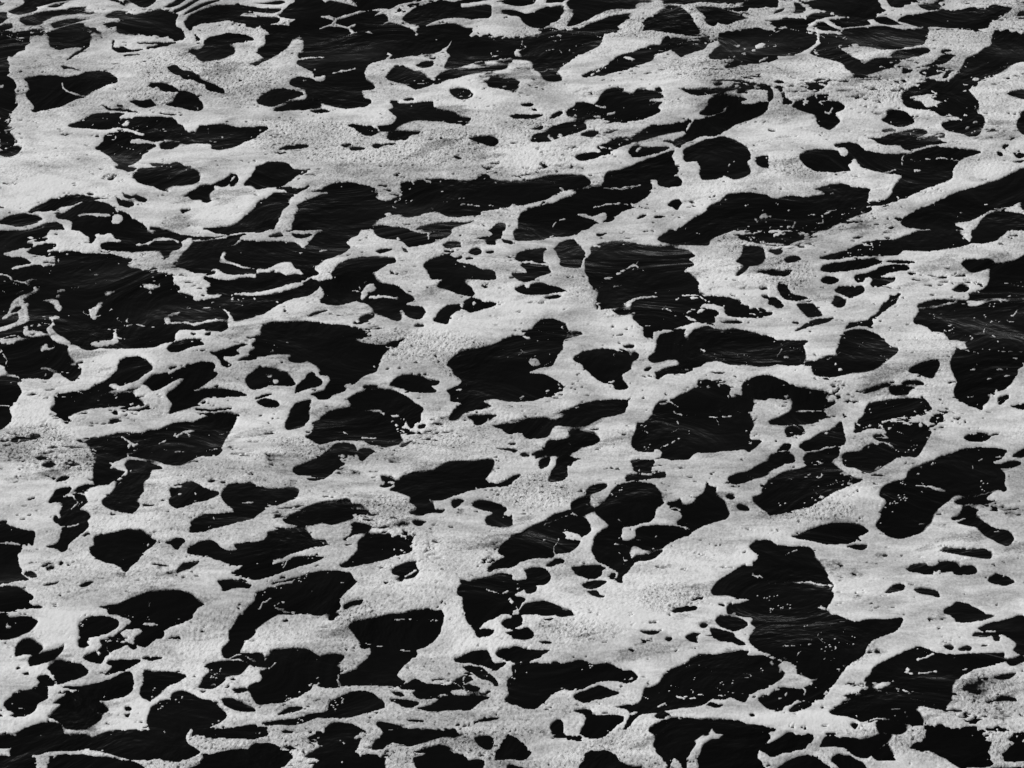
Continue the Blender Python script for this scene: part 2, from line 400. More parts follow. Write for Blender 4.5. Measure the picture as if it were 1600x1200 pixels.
D 395,1055 450,1042 480,1045 420,1062
D 10,1075 50,1052 120,1065 145,1090 120,1112 60,1105
D 0,1050 50,1030 100,1025 60,1045
D 195,1200 210,1140 250,1080 340,1058 330,1095 340,1110 320,1150 335,1165 315,1200
D 360,1200 420,1165 500,1125 560,1115 640,1112 740,1130 860,1165 940,1200
D 580,1055 640,1020 740,1000 850,1002 920,1025 990,1075 1045,1110 1030,1150 1015,1200 930,1200 880,1170 800,1150 730,1130 640,1118 590,1080
L 10 660,1130 770,1133 800,1155
W 820,1165 880,1160 930,1180 920,1195 870,1178
D 670,980 700,970 765,970 750,985 680,987
D 800,966 850,966 835,970
D 830,970 860,940 890,912 950,902 1020,910 1080,935 1145,940 1140,965 1100,975 1120,990 1120,1015 1000,1015 930,1000 870,975
D 815,780 835,776 830,786
D 1195,840 1230,795 1310,750 1470,720 1600,675 1600,1060 1500,1055 1420,1070 1480,1100 1400,1120 1300,1140 1260,1180 1210,1190 1225,1140 1285,1090 1280,1075 1220,1070 1215,1030 1190,1005 1230,985 1275,960 1280,930 1230,895 1225,865
W 1250,995 1290,990 1280,1003 1260,1005
W 1295,967 1325,962 1310,972
L 4 1520,745 1590,748
D 1325,1165 1400,1160 1505,1155 1440,1195 1360,1190
D 1570,1100 1600,1095 1600,1108
T 800 360
D 30,0 440,0 400,25 340,42 270,45 150,62 70,68 15,50
D 0,78 40,82 0,88
D 525,30 560,18 600,12 570,35 540,40
D 20,180 50,140 110,118 200,112 270,105 300,75 370,55 410,85 450,135 455,170 430,215 420,232 330,232 290,215 240,215 225,235 245,270 180,285 110,320 50,315 10,290 5,265 90,265 60,220 65,200 30,190
W 200,140 215,125 270,125 285,160 300,195 290,225 235,235 220,205 190,190
L 6 65,198 120,200 200,210 240,215
L 8 0,260 80,262
W 215,110 265,95 275,108 230,125
D 15,375 60,345 110,340 185,328 240,345 330,368 350,378 250,395 140,405 60,395
W 95,345 115,340 110,360 98,358
D 200,425 250,408 315,405 290,425 220,433
L 5 240,45 265,35
D 455,185 490,155 495,110 560,85 640,68 740,75 830,92 900,103 1080,118 1140,155 1110,180 1140,220 1080,250 1120,285 1160,320 1180,390 1215,410 1300,412 1430,435 1440,460 1475,470 1480,490 1540,488 1600,505 1600,540 1500,550 1420,548 1350,535 1320,505 1300,525 1270,540 1265,580 1220,595 1150,575 1040,610 920,635 880,640 870,665 830,670 820,610 790,590 755,545 770,510 730,525 680,530 640,515 620,490 560,495 520,490 530,430 545,380 505,375 505,350 480,330 480,290 460,270
W 690,480 740,470 700,465 750,430 820,415 900,412 905,422 830,425 780,435 750,455 750,485 700,500 600,492
D 655,500 670,490 700,500 690,520 660,515
W 650,278 660,258 720,235 760,210 790,225 800,245 760,225 720,245 680,268
W 575,300 620,295 640,298 610,312 585,310
L 6 545,360 570,350 560,320
L 4 790,190 780,215
W 855,172 875,172 865,178
L 3 820,250 860,262 930,265
L 4 920,370 980,378
L 3 600,365 690,340
W 1005,435 1050,420 1035,435
W 1120,412 1165,415 1175,432 1125,428
L 5 1060,410 1170,402 1215,440
W 940,475 960,475 1005,512 960,492
W 1090,510 1130,480 1220,458 1300,475 1325,485 1330,520 1400,555 1600,570 1600,620 1480,610 1420,615 1350,610 1290,615 1260,600 1220,590 1270,575 1265,540 1300,525 1270,500 1220,492 1165,518 1145,510 1180,490 1120,500 1095,520
W 1090,530 1130,545 1160,570 1120,560 1095,550
D 1305,570 1400,565 1445,577 1390,585 1320,578
W 880,630 1010,622 1000,635 920,648 885,645
D 910,935 895,890 930,880 960,862 1040,850 1130,862 1080,892 960,900
D 1600,840 1480,845 1370,840 1300,825 1240,822 1150,855 1060,845 1040,810 990,808 890,830 855,795 905,740 905,670 930,650 1000,632 1080,615 1150,620 1220,600 1290,615 1320,620 1400,612 1480,630 1560,655 1600,660
W 1075,650 1095,615 1160,600 1215,575 1215,595 1145,620 1110,650 1100,700 1080,690
L 4 1060,718 1110,712
L 5 1035,750 1055,735
W 1300,630 1380,638 1370,645 1310,640
W 1285,692 1305,685 1300,695
L 4 1110,705 1200,750 1280,800
L 4 1060,865 1110,865 1160,855
W 895,890 860,878 960,860 1040,850 1045,815 1000,805 940,818 880,835 800,900
D 825,870 870,852 860,880 830,880
D 910,55 950,25 1020,0 1400,0 1300,30 1240,60 1225,95 1060,90 940,75
L 4 1120,5 1180,28
D 1410,40 1480,38 1560,5 1600,5 1600,78 1520,75 1440,60
D 1400,195 1440,150 1450,105 1480,98 1560,105 1582,140 1575,185 1550,215 1470,222 1420,205
D 1402,285 1430,245 1470,228 1470,245 1420,285
D 1510,262 1570,255 1600,258 1600,275 1560,270
D 1545,365 1590,360 1598,372 1560,375
D 1560,412 1600,405 1600,428 1575,425
D 0,670 80,655 60,632 130,618 130,600 180,562 240,548 330,580 355,625 420,632 440,650 400,665 330,685 320,740 280,800 245,850 200,865 180,860 110,890 200,900 280,945 320,975 315,1005 320,1030 260,1035 180,1050 100,1068 0,1055
W 345,650 400,645 405,652 360,665
W 65,660 110,665 105,677 75,670
W 105,812 140,798 165,810 178,840 140,845 115,835
L 3 160,852 200,862 240,858
W 265,1025 310,1008 320,1020 280,1032
W 30,1042 60,1040 65,1055 40,1055
L 5 215,1003 240,998
L 3 0,765 60,770 120,785
D 380,805 420,765 480,745 560,740 640,745 700,740 740,770 760,755 785,775 785,800 745,830 740,870 690,900 680,915 730,975 720,990 650,995 630,965 560,945 500,900 455,870 440,840 390,820
W 735,760 750,755 750,785 735,780
W 645,742 680,748 700,762 665,755
W 605,965 635,958 645,975 620,980
L 8 615,945 640,940
D 690,722 760,715 765,732 730,740
D 655,708 690,702 670,715
D 700,620 730,610 725,625
D 440,1035 495,1025 480,1035
D 290,1135 350,1115 440,1080 560,1060 640,1052 720,1058 735,1050 745,1052 722,1070 720,1110 700,1140 600,1165 540,1180 490,1200 230,1200 300,1180 335,1165 330,1145
W 380,1108 415,1100 430,1105 400,1112
D 20,1200 100,1180 180,1172 240,1185 240,1200
D 880,1150 890,1110 930,1070 1000,1055 1080,1020 1150,985 1175,940 1240,938 1290,955 1310,970 1330,962 1360,980 1365,1040 1440,1048 1510,1075 1505,1130 1490,1150 1500,1200 830,1200
L 8 1285,960 1298,980
L 5 930,1085 1000,1075 1040,1105
L 6 1000,1125 1020,1145 1060,1150
W 960,1070 990,1060 1000,1080
L 4 1090,1160 1150,1162 1220,1166 1300,1168 1450,1150
W 1470,1140 1520,1130 1520,1155
D 1445,1030 1450,960 1480,935 1530,910 1600,910 1600,1052 1500,1048
D 0,1097 30,1098 0,1103
T 1200 360
D 170,0 330,0 300,12 200,5
D 0,25 60,20 200,22 232,38 220,55 140,80 120,98 20,100 0,85
W 0,85 60,82 110,90 105,96 0,96
D 10,130 20,118 90,120 90,140 60,155 25,145
D 98,182 140,165 180,160 210,180 180,195 120,205
D 0,258 60,252 155,250 120,285 50,285 0,275
D 320,178 360,155 440,140 560,95 700,58 800,55 900,20 1000,0 1520,0 1480,25 1420,65 1350,82 1270,83 1200,105 1100,120 1000,130 900,125 850,128 800,155 700,160 560,165 430,180 360,183
W 1165,0 1275,0 1275,30 1265,70 1240,55
D 325,245 350,220 480,195 600,180 680,180 718,198 640,230 520,250 400,265 350,262
D 728,198 770,185 860,188 920,200 910,210 800,205
D 540,290 600,270 680,250 700,230 780,215 860,215 885,235 870,248 750,270 700,295 790,295 790,315 730,345 660,358 645,340 655,310 640,295 610,300 600,325 560,330
D 865,268 890,262 922,272 900,280
D 328,312 360,290 410,295 445,315 420,335 360,335
D 420,380 450,355 520,348 590,352 600,380 560,410 510,418 460,402
D 400,460 425,430 415,415 450,415 490,445 470,480 430,482
D 65,380 70,338 110,342 140,385 180,402 255,425 200,440 140,440 90,420
D 0,422 50,422 90,450 100,480 60,488 30,470 0,465
D 0,515 30,510 30,530 0,540
D 180,470 210,460 280,458 300,485 335,515 330,540 250,545 230,515 200,500
D 165,630 220,590 290,560 410,548 380,575 280,600
D 155,575 190,570 195,580 165,585
D 110,615 130,610 125,620
D 80,565 140,570 100,572
D 485,615 505,580 540,575 620,555 680,525 710,490 715,465 760,430 770,405 800,400 815,388 830,395 812,410 800,455 750,490 700,535 650,560 660,590 610,600 560,595 530,605
D 1212,210 1250,185 1300,185 1430,190 1420,210 1380,235 1280,268 1240,240
D 1148,375 1190,350 1235,325 1215,350 1255,352 1245,380 1190,388
D 1480,-30 1540,5 1520,30 1560,35 1600,20 1600,0
W 1480,10 1600,0 1600,150 1400,215 1420,180 1500,50
D 1505,30 1560,28 1560,38 1520,38
D 1600,150 1560,185 1480,208 1400,225 1385,300 1350,365 1260,400 1270,425 1250,440 1080,435 980,450 935,475 950,510 910,575 980,600 1030,630 1100,645 1140,700 1180,740 1160,790 1140,840 1165,900 1185,960 1165,1010 1180,1050 1250,1095 1310,1115 1340,1130 1345,1100 1390,1050 1370,1035 1400,1020 1490,985 1560,900 1560,870 1600,830
L 8 950,490 1050,482 1180,445
L 6 1180,440 1130,465
W 1250,445 1320,440 1380,425 1440,420 1500,440 1550,455 1600,485 1540,462 1440,435 1380,445 1310,475 1250,470
W 1475,412 1520,405 1515,418
L 8 1540,412 1600,435
W 1135,690 1180,690 1260,690 1280,665 1290,680 1240,705 1250,740 1200,745 1150,715
L 4 1070,610 1150,590 1240,550 1240,480
L 4 1100,625 1180,650 1280,660
L 4 1570,490 1540,530 1400,570 1360,590 1350,640 1420,665 1450,710 1500,755 1600,765
L 3 1400,570 1490,565
L 4 1220,745 1310,770 1335,820 1290,838
L 4 1290,985 1340,975 1400,985
L 4 1225,1045 1290,1035 1360,1040
L 4 1240,880 1290,870
L 4 1500,870 1430,868
L 4 1370,935 1400,925
L 5 1550,905 1480,915
W 1595,820 1590,835 1600,840
W 1340,1060 1370,1035 1340,1055
D 1440,1090 1450,1045 1510,1032 1490,1065 1460,1088
D 1515,1105 1570,1085 1600,1085 1600,1120
D 1395,1022 1425,1018 1415,1032
D 882,885 920,850 1000,820 1060,810 1070,835 1050,900 1020,928 940,900
D 835,955 870,940 950,945 980,968 930,970 860,965
D 760,1010 770,975 860,975 930,990 885,1000 875,1028 790,1032
D 520,1005 620,998 700,965 800,940 760,970 670,1005 600,1018
D 550,1200 600,1160 610,1120 640,1080 760,1060 880,1050 980,1055 1010,1090 1025,1120 990,1150 900,1168 780,1185 730,1200
L 4 610,1142 665,1140
L 8 720,1195 800,1180 900,1170
D 1015,1200 1020,1170 1060,1152 1095,1160 1090,1200
D 440,730 455,680 490,630 550,618 640,625 720,675 760,720 810,735 805,770 700,850 640,880 520,895 400,920 330,918 285,900 270,850 310,810 390,785 440,785 425,755
L 10 422,828 425,838
L 12 445,868 460,866
D 220,835 260,820 290,820 270,850 230,845
D 0,665 60,685 170,685 260,690 225,720 235,800 210,840 130,845 60,840 0,845
L 5 60,790 90,740
L 7 105,792 135,795
D 0,912 60,920 150,970 250,990 380,1018 365,1080 345,1110 365,1150 350,1170 310,1200 0,1200 60,1170 150,1130 155,1100 150,1055 0,1055
W 0,1055 60,1055 150,1060 155,1110 130,1140 0,1190
L 6 165,1130 340,1130
G 470,152 505,130 520,140 580,108 640,95 665,92 690,80 515,128 700,76 655,98 1400,440 1415,432 1390,450 1145,608 1155,604 1040,510 1050,515 1360,520 1290,530 1030,518 1420,440
T 0 660
D 0,0 65,0 45,20 0,55
D 65,122 85,100 130,90 185,92 215,75 240,75 255,90 210,110 150,122 90,128
D 395,0 460,0 410,18
D 548,5 580,5 625,12 600,14
D 260,265 320,250 350,260 320,285 290,280
D 420,262 470,252 510,262 450,275
D 350,370 380,345 440,337 425,355 390,368
D 172,492 200,475 225,472 200,488
D 310,505 325,460 355,420 440,405 430,435 390,465 430,460 450,445 480,410 540,390 620,395 560,415 510,445 530,460 550,495 500,530 490,545 540,555 570,585 545,615 555,640 530,680 440,750 420,770 410,805 380,815 350,790 290,778 350,760 370,740 385,660 380,640 345,620 335,595 350,580 375,600 385,580 370,560 385,510 350,500
L 6 390,465 450,460 480,500 440,545
L 5 520,490 480,525
L 4 390,650 440,650 520,628
L 5 430,440 520,448
D 480,115 540,95 640,90 765,65 880,65 1000,42 1130,0 1465,0 1440,60 1415,90 1385,150 1380,190 1345,212 1250,220 1170,255 1120,272 1040,262 960,240 1015,285 960,295 935,340 890,385 895,420 880,460 850,490 875,515 830,565 720,555 660,530 635,495 680,460 715,425 720,385 660,395 590,385 590,280 595,230 570,170 545,135 500,125
W 685,290 710,250 770,228 800,215 900,228 965,238 1015,275 960,260 900,242 800,238 785,265 800,300 795,330 760,360 720,382 685,392 700,375 770,330 785,305 740,300 715,285
W 560,385 630,395 700,392 720,385 715,425 660,465 620,480 560,470 530,455 510,440 620,400
L 9 800,220 790,195 840,185 855,160 820,130 780,105 760,95
W 830,125 855,160 840,180 820,150
W 1100,82 1160,55 1190,48 1225,52 1170,68 1110,85
L 4 955,160 1040,110
L 5 1020,170 1080,188 1160,186
L 4 1290,178 1360,168
L 4 940,215 950,180
L 4 1410,72 1300,85
D 885,518 920,512 970,515 960,525 900,525
D 1022,562 1060,550 1050,562
D 1300,372 1325,358 1350,362 1330,375
D 1378,378 1400,370 1420,376 1395,383
D 1260,348 1285,338 1280,348
D 1060,430 1075,405 1120,385 1190,370 1240,380 1300,415 1365,432 1365,455 1300,485 1200,510 1110,538 1075,525 1055,495 1068,465
L 6 1080,405 1130,402
L 4 1215,430 1225,460 1260,488
L 5 1115,450 1140,445
D 1385,455 1400,420 1440,385 1510,380 1600,395 1600,580 1480,625 1330,665 1250,688 1180,685 1195,655 1190,625 1240,590 1300,572 1400,567 1465,560 1420,520
W 1600,580 1600,580 1600,582
L 5 1500,502 1590,500
L 5 1335,590 1345,608
L 4 1330,590 1330,640 1300,660
D 1035,755 1080,735 1100,722 1150,725 1155,745 1110,795 1085,780 1070,765
D 1168,800 1190,775 1240,750 1310,735 1360,760 1420,800 1490,795 1465,770 1490,758 1600,758 1600,880 1530,890 1470,898 1400,870 1340,850 1250,830 1180,828
D 1450,945 1500,915 1530,892 1600,892 1600,980 1540,975
D 1105,942 1130,900 1145,880 1250,863 1205,905 1150,925
D 940,890 970,885 1055,898 1050,905 960,895
D 1360,1000 1390,983 1470,983 1570,1015 1560,1035 1450,1040 1400,1058 1385,1025
D 500,1025 530,1005 590,1000 560,1022 520,1034
D 270,1018 330,1005 385,995 350,1015 290,1025
D 160,960 160,940 185,925 205,930 230,965 205,975
D 370,890 380,873 398,880 380,900
D 565,780 595,765 590,715 650,700 730,685 790,665 870,670 895,680 925,715 972,742 960,770 885,820 860,865 830,895 790,935 760,910 700,885 660,880 590,840 570,815
L 4 750,770 780,795 860,800
D 0,640 90,655 150,672 220,685 215,740 205,772 170,755 120,757 135,790 112,830 115,875 145,935 130,940 180,990 100,995 0,1010
L 8 0,752 60,755 130,765
D 0,620 50,618 40,632 0,635
D 0,1035 120,1030 155,1055 205,1080 200,1105 180,1120 205,1145 270,1150 265,1162 190,1165 130,1172 0,1180
D 610,1155 680,1145 760,1130 850,1095 960,1060 1080,1050 1140,1055 1200,1080 1230,1115 1275,1140 1230,1160 1220,1185 1180,1200 700,1200 670,1170
W 580,1150 600,1140 620,1150 610,1158
D 1535,1180 1560,1150 1600,1115 1600,1200 1530,1200
N 300,270 150,60 ; 290,910 90,40 ; 740,960 60,30 ; 1010,930 70,40 ; 600,555 40,20
T 400 660
D 180,25 190,0 315,0 290,30 215,48 190,45
D 310,88 360,60 360,0 930,0 920,25 870,40 900,75 918,100 900,135 830,155 760,150 720,145 670,115 600,112 500,120 460,128 390,138 350,115
L 5 660,95 720,100 760,102
L 7 540,62 570,72
L 6 820,128 880,120
D 945,0 990,0 985,35 960,35
D 1010,28 1040,12 1062,20 1050,35 1015,38
D 885,50 900,42 950,45 955,65 910,65
D 895,150 940,128 990,112 960,135 920,155
D 1358,0 1450,0 1420,15 1380,22
D 1475,25 1530,12 1600,5 1600,68 1575,72 1540,45
D 1505,165 1560,160 1600,162 1600,180
D 228,295 300,255 420,200 430,180 470,160 500,135 560,127 620,145 632,180 610,210 520,200 535,240 550,262 500,300 450,340 390,345 340,340 250,325
D 320,352 400,350 450,345 430,352 350,368
D 630,185 670,165 730,170 748,185 690,220 660,245 640,220
D 0,402 120,415 230,408 275,425 255,465 130,520 70,505 0,490
D 0,500 70,510 65,540 0,580
D 170,605 240,570 340,520 470,492 590,485 605,520 650,510 690,545 720,570 775,575 740,588 640,580 600,605 530,625 480,640 420,632 350,645 290,650 200,635
W 262,565 295,565 285,575
L 11 608,510 630,535 690,540
D 540,735 600,690 610,655 590,635 620,628 700,640 728,655 700,680 620,700
D 0,760 60,730 80,690 160,665 270,655 320,680 360,730 430,735 435,760 460,770 350,785 200,830 100,865 0,870
D 130,885 210,860 250,840 320,833 425,842 380,870 280,900 190,930 80,965 20,982 0,980 0,895 50,880 60,870 100,870 110,885
L 5 190,870 170,910
G 340,868 320,880 300,870 350,875 160,925 307,690
D 530,890 590,850 635,790 640,750 680,710 720,698 830,698 985,715 975,745 960,760 985,800 930,820 830,850 730,880 640,895 540,907
L 6 605,872 625,870
D 850,920 900,885 950,870 1005,865 995,880 1015,930 1000,965 920,985 872,990 900,965 865,950
L 6 930,965 1000,930
L 3 850,790 870,790
D 770,395 800,385 775,345 800,335 870,360 900,360 905,345 970,320 1070,305 1130,290 1200,248 1270,240 1350,245 1480,232 1480,290 1440,345 1445,365 1500,380 1540,375 1600,340 1600,385 1540,400 1460,405 1330,430 1240,460 1160,490 1120,490 1080,475 1110,520 1120,545 1180,545 1165,570 1110,565 1060,570 1020,585 960,570 1000,555 1000,525 960,500 980,475 870,435 840,425 880,390 820,410 790,408
L 8 820,375 870,375
L 7 840,412 865,390
L 4 1240,440 1280,435
D 1220,495 1275,478 1298,490 1245,540
D 980,630 1000,612 1060,618 1050,635 1020,655
D 1090,650 1145,628 1110,648
D 1350,515 1400,485 1470,495 1540,520 1570,550 1545,575 1600,590 1600,640 1550,655 1450,640 1430,605 1470,570 1400,545
L 9 1550,575 1580,585 1600,575
D 1515,800 1550,760 1600,730 1600,895 1520,915 1460,940 1450,915 1500,870 1560,840 1520,820
D 885,852 905,848 900,858
D 45,205 80,198 70,210 
D 70,238 105,232 90,245
D 550,1165 560,1135 640,1108 665,1112 655,1140 600,1145 570,1172
D 0,1080 60,1040 120,1000 180,985 260,965 370,935 460,925 590,935 605,960 620,990 635,995 590,1040 550,1075 525,1110 530,1150 490,1185 440,1200 0,1200
W 80,1025 150,1000 230,990 265,970 300,965 250,985 235,1005 170,1010 110,1030
L 7 20,1170 45,1130 100,1100
L 4 100,1060 105,1100
L 9 110,1150 140,1130 175,1125
L 9 120,1160 170,1185 240,1192
L 6 530,1003 550,1003
G 300,985 310,970 325,978 340,970 350,972 260,1018 290,1012 110,1050 130,1040 140,1030 150,1035 10,1090 30,1080 45,1075 320,985 120,1035 180,1050
L 3 340,1055 400,1045
W 440,940 465,935 450,945
D 870,1200 950,1185 1040,1172 1160,1178 1165,1200
D 1275,990 1300,985 1340,995 1400,980 1540,940 1600,970 1600,1080 1570,1110 1600,1150 1600,1200 1325,1200 1290,1130 1290,1095 1260,1070 1265,1030 1290,1010
L 3 1410,1038 1470,1055 1500,1065 1580,1055
L 5 1450,1050 1530,1070 1580,1055
N 600,310 120,40 ; 920,650 80,50 ; 1300,570 60,40 ; 1480,830 50,60 ; 100,230 90,50 ; 860,240 60,30
T 800 660
D 0,0 490,0 470,22 380,25 290,20 260,30 235,75 215,95 150,103 80,95 60,65 0,62
L 6 185,40 210,35
D 485,42 550,38 545,46 500,48
D 145,232 165,185 200,165 230,115 300,108 350,95 370,80 350,55 430,55 510,68 550,105 530,130 460,155 420,165 400,185 340,195 370,210 400,225 440,228 390,245 370,275 345,280 350,340 320,365 235,370 250,320 260,290 280,270 280,235 295,212 240,210 180,215
D 165,245 200,225 240,220 225,265 175,290
W 355,125 375,128 370,140 358,135
D 50,200 80,190 100,200 110,215 70,215
D 0,165 40,175 10,190 0,185
D 125,195 170,180 160,200 130,208
D 0,340 60,322 20,360 0,380
D 780,25 800,0 1490,0 1515,20 1485,75 1490,105 1560,115 1530,150 1480,188 1460,170 1330,178 1220,190 1150,190 1130,200 1110,235 1000,238 940,225 880,230 780,178 745,155 755,100 780,60
W 770,185 860,188 890,180 885,168 910,165 932,185 925,215 900,225 850,232 800,225
L 5 925,158 975,142
L 3 980,140 1050,100
G 805,15 825,8 840,3 830,150 845,145 860,138 1105,50 1472,42
W 1470,125 1490,120 1495,132 1478,135
D 745,245 800,235 880,232 892,245 870,310 960,310 955,345 880,350 790,358 718,366 722,330 790,320 760,300 765,280
L 6 800,322 880,322
D 465,430 500,395 560,378 595,385 590,410 530,440 500,450 470,455
D 365,530 380,495 450,462 485,470 485,500 465,515 510,530 500,560 430,585 410,575 370,560 375,545
D 245,580 330,555 380,545 370,570 430,585 480,630 495,680 440,720 420,765 380,805 320,822 290,820 265,830 260,848 150,850 60,870 0,898 0,722 60,700 110,655 200,620
W 80,690 130,685 178,672 172,698 110,698
W 305,685 370,688 425,705 435,735 410,740 340,722 340,705
L 6 270,835 262,790 290,725
L 6 230,655 275,662
L 6 195,735 210,735
L 5 200,660 210,630 380,575
L 5 370,575 410,582
D 250,870 270,855 330,860 325,880 280,892 210,905
D 525,545 580,505 605,470 630,430 660,395 720,375 780,370 860,375 910,410 930,450 935,490 945,495 925,525 905,535 885,600 830,630 750,648 690,660 700,720 690,735 740,740 770,725 765,690 790,655 870,642 950,642 1040,650 1100,680 1120,690 1100,710 1000,745 930,785 820,795 750,770 740,790 750,850 765,880 720,940 685,970 695,1005 660,1000 640,985 600,990 590,920 530,870 515,840 500,810 510,770 530,710 570,670 610,650 575,610 530,580
W 700,655 760,650 770,690 765,730 730,745 690,735 690,700
L 6 745,672 790,655
W 740,775 790,775 830,800 925,800 880,812 780,830 745,835
L 7 640,760 700,765 740,785
L 4 650,740 700,700 
L 3 660,740 690,800 700,890
L 4 660,810 700,830 690,860 720,860
L 3 605,510 660,600 700,640
L 3 780,735 840,740 900,710
D 765,870 770,835 860,820 910,798 940,805 880,855 830,865
G 680,430 690,435 670,438 625,480 620,470 970,772 985,760 1000,750 1010,745 1020,742 870,788
D 375,910 420,900 500,892 560,895 585,920 560,960 500,982 440,965 390,950
L 9 390,885 470,890 530,880 600,905
W 570,920 600,910 655,935 650,965 620,990 590,985 565,965
D 610,945 640,945 640,965 615,980
D 430,1018 490,995 570,985 590,995 540,1030 480,1042
D 475,1065 500,1050 540,1058 550,1078 585,1080 570,1095 520,1088
D 970,500 1030,492 1055,478 1065,520 1140,510 1150,475 1205,445 1210,400 1215,375 1235,395 1275,415 1270,460 1325,490 1340,540 1358,570 1335,605 1230,635 1115,690 1080,660 1040,645 1035,615 1060,600 1050,560 985,545 990,520 970,515
L 7 985,545 1020,535 1050,548
L 3 1090,640 1140,625 1200,615 1310,590
L 4 1040,650 1090,660 1125,690
D 1335,465 1365,450 1395,470 1370,488
D 1400,530 1430,515 1480,540 1475,556 1430,550
D 1350,355 1400,320 1460,310 1540,270 1600,240 1600,320 1530,350 1430,385 1370,385
D 1500,475 1565,450 1560,415 1600,380 1600,558 1550,530
D 1480,770 1530,742 1600,740 1600,1200 1360,1200 1350,1145 1430,1130 1490,1105 1420,1100 1340,1080 1260,1080 1255,1045 1310,975 1400,920 1450,897 1510,905 1510,875 1540,850 1530,825 1495,800
W 1490,945 1545,948 1540,975 1510,960
L 3 1540,950 1600,1000
G 1535,820 1570,1110 1580,1105 1590,1100 1530,960
D 80,925 130,910 200,915 240,945 240,990 200,1015 150,1020 100,1000 0,990 0,980 90,980
D 0,990 60,985 150,1025 145,1065 100,1070 80,1045 20,1080 90,1100 60,1140 40,1165 0,1170 0,1140 15,1120 0,1100
L 5 30,1150 45,1200
D 55,1200 45,1170 110,1125 220,1120 310,1160 260,1200
D 280,1200 310,1172 370,1175 385,1200
W 30,920 80,925 90,980 0,985 0,940
D 1000,1180 1040,1155 1150,1145 1155,1170 1060,1185 1010,1190
D 1115,1120 1160,1100 1210,1095 1160,1115
D 1290,1140 1320,1135 1330,1150 1300,1150
T 1200 660
D 18,0 10,15 130,18 260,12 320,0
D 112,80 115,35 150,22 215,28 228,70 160,85 125,95
D 50,185 80,150 120,130 150,145 135,180 155,205 172,245 100,265 0,315 0,240
L 5 45,183 130,183
D 195,155 250,110 350,60 440,20 465,0 480,130 455,155 455,170 440,210 390,240 330,258 235,265 220,215 250,190
L 6 235,182 300,175 380,157 455,155
D 550,0 930,0 1020,50 1000,110 970,160 930,218 880,215 820,205 820,215 780,240 720,275 640,318 560,290 480,270 465,240 470,200 500,185 570,182 620,140 700,120 660,95 690,75 735,70 720,42 640,42 560,65 540,60 555,40
L 7 665,118 720,125 780,145 815,190
G 880,172 890,165 925,155 940,152 705,270 800,180 285,480 290,485 75,512 95,505 220,532
D 1010,0 1070,0 1060,10
D 0,380 40,350 130,300 200,285 310,268 390,250 430,280 500,325 550,350 600,355 560,375 420,435 280,520 180,550 50,575 0,570
L 5 25,380 40,380
D 1230,100 1260,75 1340,60 1390,90 1340,125 1250,118
L 6 1285,72 1310,72
D 600,355 600,355 600,356
D 865,340 880,310 960,270 1030,235 1130,200 1250,160 1380,155 1490,170 1470,210 1450,230 1410,240 1410,255 1455,260 1450,290 1480,320 1475,380 1495,430 1480,435 1440,425 1380,440 1250,460 1170,455 1130,490 1070,530 1030,590 1025,620 1000,650 960,690 830,728 740,705 680,650 705,600 715,540 745,510 740,485 700,465 705,430 750,385 820,362 850,360
W 915,398 960,390 1040,402 1100,420 1115,438 1050,425 1000,405
L 3 955,430 1010,460
L 5 900,638 1000,638
L 3 1280,350 1280,265 1400,200
L 7 960,378 975,380
L 6 930,322 948,320
L 5 1420,212 1450,212
G 1355,360 1340,375 1360,350 1335,395 1340,405 835,378 845,382 830,470 810,485 800,490 790,495 855,455 862,465 770,500 825,480 840,478 850,470 745,530 715,620 770,535
L 6 1335,400 1360,360
W 1410,240 1500,225 1600,230 1570,245 1500,240 1440,258 1410,255
D 1440,275 1500,245 1575,250 1570,270 1500,290
D 1530,215 1560,190 1600,160 1600,215 1560,218
D 1475,425 1490,400 1495,435
D 1168,500 1200,485 1260,480 1360,450 1410,440 1370,470 1365,490 1430,492 1380,510 1320,520 1280,510 1190,515
W 1310,515 1330,512 1330,522 1315,523
D 1150,605 1160,590 1190,580 1220,535 1240,522 1310,545 1280,590 1220,600 1165,612
D 1185,630 1230,605 1300,592 1360,630 1430,665 1500,680 1535,725 1495,772 1450,755 1360,710 1340,690 1290,655
L 4 1355,698 1400,685 1500,690
D 1055,578 1090,570 1085,580 1060,585
D 1400,545 1430,540 1440,548 1410,550
D 1455,545 1575,538 1570,545 1500,550
D 150,715 200,700 340,640 470,628 550,632 635,680 570,720 590,745 540,750 500,760 370,762 280,745
L 6 505,745 520,745 
W 550,740 575,740 572,752 555,752
G 165,715 240,715 5,1085 55,1088 45,1100 140,1155 130,1160 70,1165 100,1160 20,1180 10,1190 325,1170
D 490,780 540,770 620,768 600,798 550,795
D 712,840 725,825 745,830 735,845
D 520,955 530,945 550,950 545,962
D 1088,800 1140,785 1260,790 1365,788 1400,830 1385,855 1310,845 1200,828 1130,820
D 1170,852 1245,852 1200,860
D 862,915 900,890 975,880 1000,900 1050,895 1070,875 1150,870 1200,895 1190,915 1150,930 1080,940 1090,950 960,948 960,940 890,935
W 1035,930 1080,925 1075,945 1035,948
D 1160,945 1190,915 1240,892 1290,900 1305,945 1220,955
D 1378,990 1420,950 1490,962 1545,1000 1480,1018 1420,1012
D 735,1068 770,1025 820,1008 855,1020 855,1045 790,1060
D 915,1045 960,1040 1060,1060 1072,1098 1030,1085 950,1070
D 1095,1172 1140,1150 1180,1125 1250,1135 1310,1165 1360,1200 1110,1200
D 0,745 20,735 60,765 150,775 260,780 300,825 290,850 340,900 375,950 375,975 410,1020 400,1050 415,1080 400,1120 375,1150 370,1170 400,1200 0,1200
L 6 0,1005 150,998 270,1002 340,1020 400,1025
L 5 310,1160 370,1172
L 4 10,1165 60,1165 150,1150
L 2 100,830 160,805 200,800
